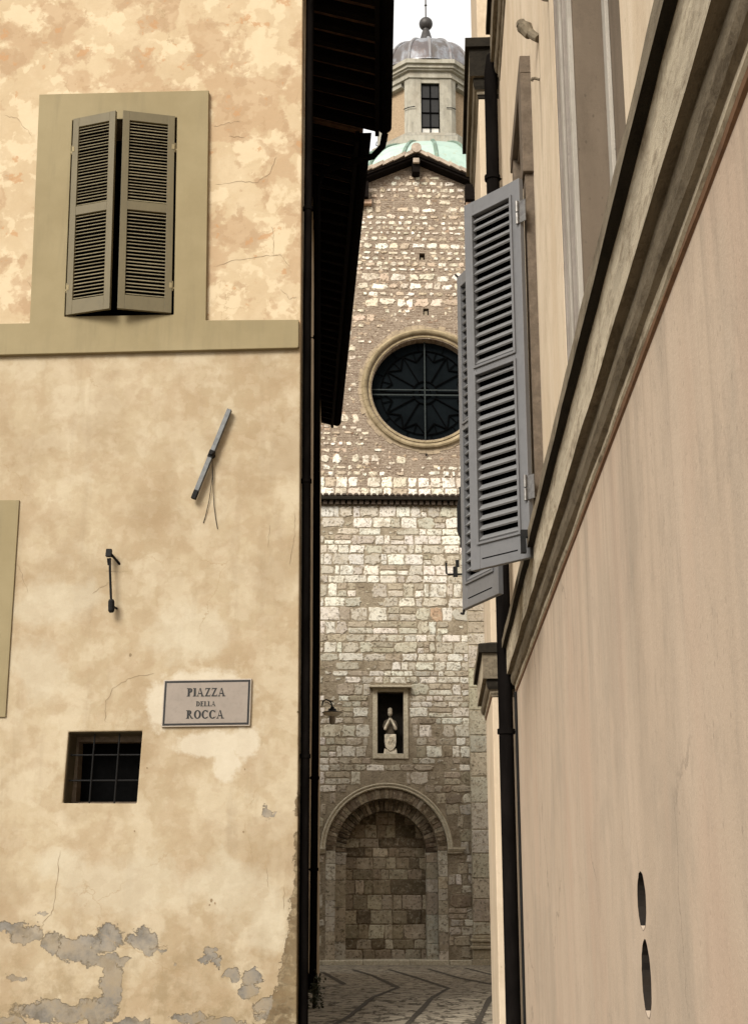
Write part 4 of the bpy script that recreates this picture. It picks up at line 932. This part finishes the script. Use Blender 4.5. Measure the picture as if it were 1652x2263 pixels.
# niche
nf = MB(ch)
nf.box(NI[0] - .13, NI[0], -.045, .10, NI[2] - .14, 7.42); nf.box(NI[1], NI[1] + .13, -.045, .10, NI[2] - .14, 7.42); nf.box(NI[0] + .0005, NI[1] - .0005, -.044, .10, NI[2] - .14, NI[2]); nf.box(NI[0] + .0005, NI[1] - .0005, -.044, .10, NI[3], 7.42)
nfo = nf.build('niche', M['niche_stone'], CH, bevel=.008)
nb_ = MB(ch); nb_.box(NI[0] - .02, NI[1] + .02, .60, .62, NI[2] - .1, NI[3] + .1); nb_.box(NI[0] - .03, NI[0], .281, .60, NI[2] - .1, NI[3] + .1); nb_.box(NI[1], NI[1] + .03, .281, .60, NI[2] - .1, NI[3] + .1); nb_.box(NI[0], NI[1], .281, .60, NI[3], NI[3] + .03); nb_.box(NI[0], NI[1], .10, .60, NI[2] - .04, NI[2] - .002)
nb_.build('recess', simple('dark_niche', (.022, .018, .013), .95), nfo)  # recess faces are near black
sl_ = MB(ch); sl_.box(NI[0] - .24, NI[1] + .22, -.26, .0, 7.425, 7.48); sl_.build('cap_slab', M['niche_stone'], nfo, bevel=.008)
# corner pilaster with base
ps = MB(chd(-.22)); z = .78
while z < 12.9:
    hgt = random.uniform(.30, .75)
    a = .76
    for wd in ((random.uniform(.5, .75), 2) if random.random() < .6 else (2,)):
        b = min(2.3, a + wd); stone_poly(ps, a + .006, b - .006, z + .006, z + hgt - .006, .02, -.012, .015, vary(random.choice((GREY, GREY, (.40, .36, .27), TAN)), .1), 3); a = b
    z += hgt
ps.box(.765, 2.3, .012, .215, -.1, 12.9, 0, (.36, .31, .22)); ps.build('pilaster', M['stone'], CH, color=True)
bs = MB(ch); 
for (z0, z1, d_, e) in ((-.1, .16, .34, .06), (.161, .42, .29, .02), (.421, .50, .36, .08), (.501, .60, .31, .04), (.601, .68, .35, .07), (.681, .76, .27, .02)): bs.box(.76 - e, 2.3, -d_, -.0, z0, z1)
bs.build('pilaster_base', M['frame_stone'], CH, bevel=.02, seg=3)
# gable roof
zr = lambda u: 24.30 - .45 * abs(u - AX)
for nm, lo, hi, y0, mt in (('soffit', -.34, -.27, -.26, M['wood']), ('verge_board', -.269, -.20, -.33, M['wood'])):
    rm = MB(ch)
    for u0, u1 in ((-7.5, AX), (AX, 5.5)):
        a = [(u0, y0, zr(u0) + lo), (u1, y0, zr(u1) + lo), (u1, y0, zr(u1) + hi), (u0, y0, zr(u0) + hi)]; rm.hexa(a, [(p[0], 18 if nm != 'verge_board' else y0 + .08, p[2]) for p in a])
    rm.build(nm, mt, CH)
rt = MB(ch)
for sgn, n_t in ((-1, 20), (1, 18)):
    for k in range(n_t):
        u0, u1 = AX + sgn * k * .34, AX + sgn * (k + 1.06) * .34; j = random.uniform(-.012, .012)
        a = [(u0, -.39, zr(u0) - .198 + .045 + j), (u1, -.39, zr(u1) - .198 + j), (u1, -.39, zr(u1) - .07 + j), (u0, -.39, zr(u0) - .07 + .045 + j)]
        rt.hexa(a, [(p[0], -.10, p[2]) for p in a]); a2 = [(p[0], -.10, p[2]) for p in a]; rt.hexa(a2, [(p[0], 18, p[2]) for p in a2], 1)
rt.tube([(AX, -.43, 24.24), (AX, -.2, 24.25), (AX, 18, 24.25)], .16, 12)
rt.build('roof', [M['tile_edge'], M['tile']], CH)
for u, w_, d_ in ((-2.22, .30, .95), (1.12, .36, .95), (AX, .24, .80)):
    pu = MB(ch); pu.box(u - w_ / 2, u + w_ / 2, -.24, .3, zr(u) - d_, zr(u) - .345 - .225 * w_); pu.build('purlin', M['wood'], CH)
bx = MB(ch); bx.box(AX - .10, AX + .10, -.36, -.245, 23.76, 23.92); bx.build('ridge_end', M['tile_edge'], CH, bevel=.02)
for u in (-2.22, 1.16):
    co = MB(ch); co.box(u - .2, u + .25, -.10, .11, zr(u) - 1.10, zr(u) - .96); co.build('corbel', M['tile'], CH)
# dome and lantern over the crossing
DC = Vector((-.32, 56.35, 0))
ddf = lambda p: DC + cU * p.x + cD * p.y + Vector((0, 0, p.z))
dm = MB(ddf); ns = 24; prof_d = [(6.6 * math.cos(t), 27.6 + 6.55 * math.sin(t)) for t in [R(a) for a in range(0, 72, 4)]]
gcol = [vary((.31, .385, .335), .12) if random.random() > .15 else vary((.36, .38, .28), .10) for _ in range(ns)]
for k in range(ns): dm.lathe(prof_d, 4, a0=2 * math.pi * k / ns, a1=2 * math.pi * (k + 1) / ns, colfn=lambda _i, k=k: gcol[k])
do = dm.build('dome', M['patina'], CH, smooth=True, color=True)
rbm = MB(ddf)
for k in range(ns):
    a = 2 * math.pi * k / ns; rbm.tube([((r_ + .02) * math.cos(a), (r_ + .02) * math.sin(a), z_) for r_, z_ in prof_d], .085, 6, col=(.11, .155, .115))
for zz in (33.1,): pass
rbm.build('dome_seams', M['patina'], do, color=True)
dru = MB(ddf); dru.lathe([(6.3, 15), (6.3, 27.2), (6.8, 27.2), (6.8, 27.6), (6.5, 27.7)], 32); dru.build('drum', M['lstone'], CH)
AP = 2.26; RR = AP / math.cos(math.pi / 8)
def octp(scale, z, rot=math.pi / 8): return [(RR * scale * math.cos(rot + k * math.pi / 4), RR * scale * math.sin(rot + k * math.pi / 4), z) for k in range(8)]
la = MB(ddf)
for (s0, z0, z1, mi) in ((1.22, 33.45, 33.86, 1), (1.14, 33.861, 34.10, 0), (.93, 34.10, 34.2, 0), (1.03, 37.02, 37.12, 0), (1.0, 37.121, 37.36, 0), (1.06, 37.361, 37.44, 0), (1.10, 37.441, 37.60, 0), (1.15, 37.601, 37.80, 0)): la.hexa(octp(s0, z0), octp(s0, z1), mi)
la.hexa(octp(1.18, 33.862), octp(1.18, 33.92), 2)
# corner piers: an L of two pilasters at each corner
for k in range(8):
    t = k * math.pi / 4 - math.pi / 2; nx, ny = math.cos(t), math.sin(t); tx, ty = -ny, nx; sd_ = AP * math.tan(math.pi / 8)
    pw_ = .52 if k == 0 else .30
    for (s0, s1, dep, mi) in ((-sd_, -sd_ + pw_, AP, 0), (sd_ - pw_, sd_, AP, 0)):
        q = [(nx * dd_ + tx * s_, ny * dd_ + ty * s_) for s_, dd_ in ((s0, dep), (s1, dep), (s1, dep - .30), (s0, dep - .30))]
        la.hexa([(x, y, 34.2) for x, y in q], [(x, y, 37.02) for x, y in q], mi)
    q = [(nx * dd_ + tx * s_, ny * dd_ + ty * s_) for s_, dd_ in ((-.42, AP - .02), (.42, AP - .02), (.42, AP - .3), (-.42, AP - .3))]
    la.hexa([(x, y, 36.80) for x, y in q], [(x, y, 37.019) for x, y in q], 0)
lo = la.build('lantern', [M['lstone'], M['lstone'], M['leadroof']], CH)
bw = MB(ddf)
for k in range(8):
    t = k * math.pi / 4 - math.pi / 2
    if k == 0: continue
    nx, ny = math.cos(t), math.sin(t); tx, ty = -ny, nx
    q = [(nx * dd_ + tx * s_, ny * dd_ + ty * s_) for s_, dd_ in ((-.68, AP - .26), (.68, AP - .26), (.68, AP - .32), (-.68, AP - .32))]
    bw.hexa([(x, y, 34.2) for x, y in q], [(x, y, 36.8) for x, y in q])
bw.build('blind_panel', M['lbrown'], lo)
lw = MB(ddf); 
y_ = -AP + .10
for x in (-.40, .0, .40): lw.box(x - .025, x + .025, y_, y_ + .05, 34.25, 36.80)
for zz in (34.27, 34.62, 35.35, 36.08, 36.78): lw.box(-.42, .42, y_ + .005, y_ + .045, zz - .02, zz + .02)
lw.build('window_frame', M['lead'], lo)
gl = MB(ddf); gl.box(-.42, .42, y_ + .06, y_ + .07, 34.64, 36.8); gl.build('glass', simple('smoky_lantern_glass', (.018, .017, .016), .4, spec=.15), lo)
gl = MB(ddf); gl.box(-.40, .40, y_ + .06, y_ + .07, 34.28, 34.60); gl.build('pale_pane', simple('pale_lantern_pane', (.52, .50, .45), .4, 0, .3, 2), lo)
ti = MB(ddf)
for k in range(8):
    a = math.pi / 8 + k * math.pi / 4; ti.tube([(RR * 1.02 * math.cos(a - .10), RR * .985 * math.sin(a - .10), 35.52), (RR * 1.03 * math.cos(a), RR * 1.03 * math.sin(a), 35.50), (RR * .985 * math.cos(a + .10), RR * 1.0 * math.sin(a + .10), 35.54)], .022, 6)
ti.build('iron_tie', M['iron'], lo)
ld = MB(ddf); pl_ = [(2.66, 37.80), (2.66, 37.86), (2.50, 37.92)] + [(2.46 * math.cos(R(a)), 37.95 + 2.12 * math.sin(R(a))) for a in range(4, 84, 6)] + [(.40, 40.07), (.36, 40.12)]
lcol = [vary((.085, .07, .065), .4) for _ in range(16)]
for k in range(16): ld.lathe(pl_, 3, a0=2 * math.pi * k / 16, a1=2 * math.pi * (k + 1) / 16, colfn=lambda _i, k=k: lcol[k])
ldo = ld.build('lantern_dome', M['leadroof'], CH, smooth=True, color=True)
sm = MB(ddf)
for k in range(16):
    a = 2 * math.pi * k / 16; sm.tube([((r_ + .01) * math.cos(a), (r_ + .01) * math.sin(a), z_) for r_, z_ in pl_[2:-2]], .075, 6, col=(.20, .185, .18))
sm.build('seams', M['leadroof'], ldo, color=True)
fi = MB(ddf); fi.lathe([(.44, 40.04), (.40, 40.14), (.19, 40.95), (.15, 41.05), (.15, 41.10)], 20); fi.lathe([(.001, 41.05)] + [(.325 * math.cos(R(a)), 41.40 + .325 * math.sin(R(a))) for a in range(-84, 85, 12)] + [(.001, 41.725)], 24)
fi.tube([(0, 0, 41.6), (0, 0, 44.2)], .035, 8); fi.tube([(0, 0, 42.35), (0, 0, 42.42), (0, 0, 42.49)], [.03, .075, .03], 8)
fi.build('finial', M['dkmetal'], CH, smooth=True)

# ------------------------------------------------------------------ statue standing in the niche
def skin_mesh(name, joints, edges, mat, parent, fn, sub=2):
    me = bpy.data.meshes.new(name); me.from_pydata([tuple(fn(Vector(j[:3]))) for j in joints], edges, []); me.materials.append(mat)
    o = link(name, me, parent); sk = o.modifiers.new('skin', 'SKIN'); sk.use_smooth_shade = True
    bm = bmesh.new(); bm.from_mesh(me); lay = bm.verts.layers.skin.verify()
    for v, j in zip(bm.verts, joints): v[lay].radius = (j[3], j[4] if len(j) > 4 else j[3])
    bm.verts.ensure_lookup_table(); bm.verts[0][lay].use_root = True; bm.to_mesh(me); bm.free()
    ss = o.modifiers.new('sub', 'SUBSURF'); ss.levels = sub; ss.render_levels = sub
    return o
SU = -1.435
sfn = lambda p: ch(Vector((SU + p.x, .27 + p.y, NI[2] + p.z)))
ST = thing('statue', 'small pale stone statue praying behind a carved shield in the dark niche', 'statue', sfn(Vector((0, 0, 0))))
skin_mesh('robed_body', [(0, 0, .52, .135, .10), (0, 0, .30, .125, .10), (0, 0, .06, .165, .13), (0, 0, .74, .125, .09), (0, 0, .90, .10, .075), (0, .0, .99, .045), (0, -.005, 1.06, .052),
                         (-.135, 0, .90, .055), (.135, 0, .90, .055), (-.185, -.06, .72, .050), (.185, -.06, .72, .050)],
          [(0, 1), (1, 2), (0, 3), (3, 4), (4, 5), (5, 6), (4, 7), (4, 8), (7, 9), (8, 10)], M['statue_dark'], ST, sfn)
skin_mesh('forearms', [(0, -.20, 1.00, .020), (-.045, -.19, .92, .034), (-.105, -.17, .80, .040), (-.165, -.12, .66, .050), (.045, -.19, .92, .034), (.105, -.17, .80, .040), (.165, -.12, .66, .050)],
          [(0, 1), (1, 2), (2, 3), (0, 4), (4, 5), (5, 6)], M['statue'], ST, sfn)
hdm = MB(sfn); hdm.lathe([(.001, 1.055), (.045, 1.075), (.066, 1.12), (.070, 1.165), (.060, 1.20), (.062, 1.205), (.066, 1.235), (.048, 1.29), (.001, 1.315)], 20, c=(0, -.02, 0)); hdm.tube([(0, -.085, 1.15), (0, -.098, 1.125)], [.010, .014], 8); hdm.box(-.035, -.015, -.086, -.070, 1.15, 1.162); hdm.box(.015, .035, -.086, -.070, 1.15, 1.162); hdm.box(-.02, .02, -.084, -.06, 1.095, 1.102)
hdm.build('mitred_head', M['statue_mid'], ST, smooth=True)
shp = [(-.165, .54), (-.12, .555), (0, .545), (.12, .555), (.165, .54), (.165, .32), (.14, .20), (.08, .12), (0, .075), (-.08, .12), (-.14, .20), (-.165, .32)]
sh = MB(sfn); sh.hexa([(x, -.15, z_) for x, z_ in shp], [(x * .96, -.19, .3 + (z_ - .3) * .96) for x, z_ in shp])
for k in range(26):
    a, r_ = random.uniform(0, 6.28), random.uniform(0, .11); x, z_ = r_ * math.cos(a), .34 + r_ * 1.5 * math.sin(a); w_ = random.uniform(.012, .03)
    sh.hexa([(x + w_ * math.cos(t), -.188, z_ + w_ * math.sin(t)) for t in (0, 1.05, 2.1, 3.14, 4.2, 5.2)], [(x + .6 * w_ * math.cos(t), -.215, z_ + .6 * w_ * math.sin(t)) for t in (0, 1.05, 2.1, 3.14, 4.2, 5.2)])
sh.build('shield', M['statue'], ST, bevel=.006)
ft = MB(sfn); ft.hexa([(-.20, -.18, 0), (.20, -.18, 0), (.20, .14, 0), (-.20, .14, 0)], [(-.15, -.14, .13), (.15, -.14, .13), (.15, .1, .13), (-.15, .1, .13)])
for sx in (-1, 1): ft.hexa([(sx * .19, -.20, .0), (sx * .11, -.20, .0), (sx * .11, -.14, .0), (sx * .19, -.14, .0)], [(sx * .165, -.19, .15), (sx * .135, -.19, .15), (sx * .135, -.14, .15), (sx * .165, -.14, .15)])
ft.build('plinth', M['statue'], ST, bevel=.01)

# ------------------------------------------------------------------ street lamp at the end of the row house
LP = thing('street_lamp', 'black wall lamp with shallow disc shade and glass bulb, left of the niche', 'street lamp', (-2.395, 30, 5.75))
lx, ly = -2.395, 30.0
m = MB(); m.tube([(-2.62, 30.0, 5.90), (-2.60, ly, 6.0), (-2.53, ly, 6.03), (-2.45, ly, 5.995), (-2.41, ly, 5.93), (-2.397, ly, 5.86)], .016, 8)
m.tube([(-2.60, ly, 5.98), (-2.50, ly, 5.965), (-2.42, ly, 5.91)], .008, 6); m.tube([(-2.43, ly, 5.99), (-2.395, ly, 5.985), (-2.38, ly, 5.96)], .010, 6); m.build('arm', M['lamp'], LP, smooth=True)
m = MB(); m.lathe([(.001, 5.88), (.03, 5.875), (.045, 5.85), (.045, 5.83), (.085, 5.825), (.09, 5.785), (.10, 5.775), (.215, 5.750), (.222, 5.74), (.215, 5.735)], 28, c=(lx, ly, 0)); m.build('lamp_shade', M['lamp'], LP, smooth=True)
m = MB(); m.lathe([(.212, 5.737), (.19, 5.70), (.12, 5.67), (.075, 5.655)], 28, c=(lx, ly, 0)); m.build('reflector', M['lampw'], LP, smooth=True)
m = MB(); m.lathe([(.070, 5.66), (.075, 5.60), (.070, 5.53), (.055, 5.49), (.001, 5.475)], 20, c=(lx, ly, 0)); m.build('glass_bulb', M['lampglass'], LP, smooth=True)

# ------------------------------------------------------------------ weed at the foot of the pipe
lfm = MB()
for k in range(150):
    a = random.uniform(0, 6.28); rr = abs(random.gauss(0, .075)); x, y, z_ = -1.49 + rr * math.cos(a), 16.6 + rr * math.sin(a) * 2, gz(16.6) + abs(random.gauss(.14, .11)); s_ = random.uniform(.014, .032)
    u_ = Vector((random.gauss(0, 1), random.gauss(0, 1), random.gauss(0, .6))).normalized(); v_ = u_.orthogonal().normalized()
    c = Vector((x, y, z_)); lfm.add([c - u_ * s_, c + v_ * s_ * .55, c + u_ * s_ * 1.2, c - v_ * s_ * .55], [(0, 1, 2, 3)])
for k in range(16): lfm.tube([(-1.52 + random.uniform(-.02, .02), 16.6, gz(16.6)), (-1.50 + random.uniform(-.07, .09), 16.6 + random.uniform(-.15, .15), gz(16.6) + random.uniform(.15, .36))], .003, 4)
tag(lfm.build('weed', M['leaf']), 'small dark weed growing at the foot of the alley wall by the drainpipe', 'plant')
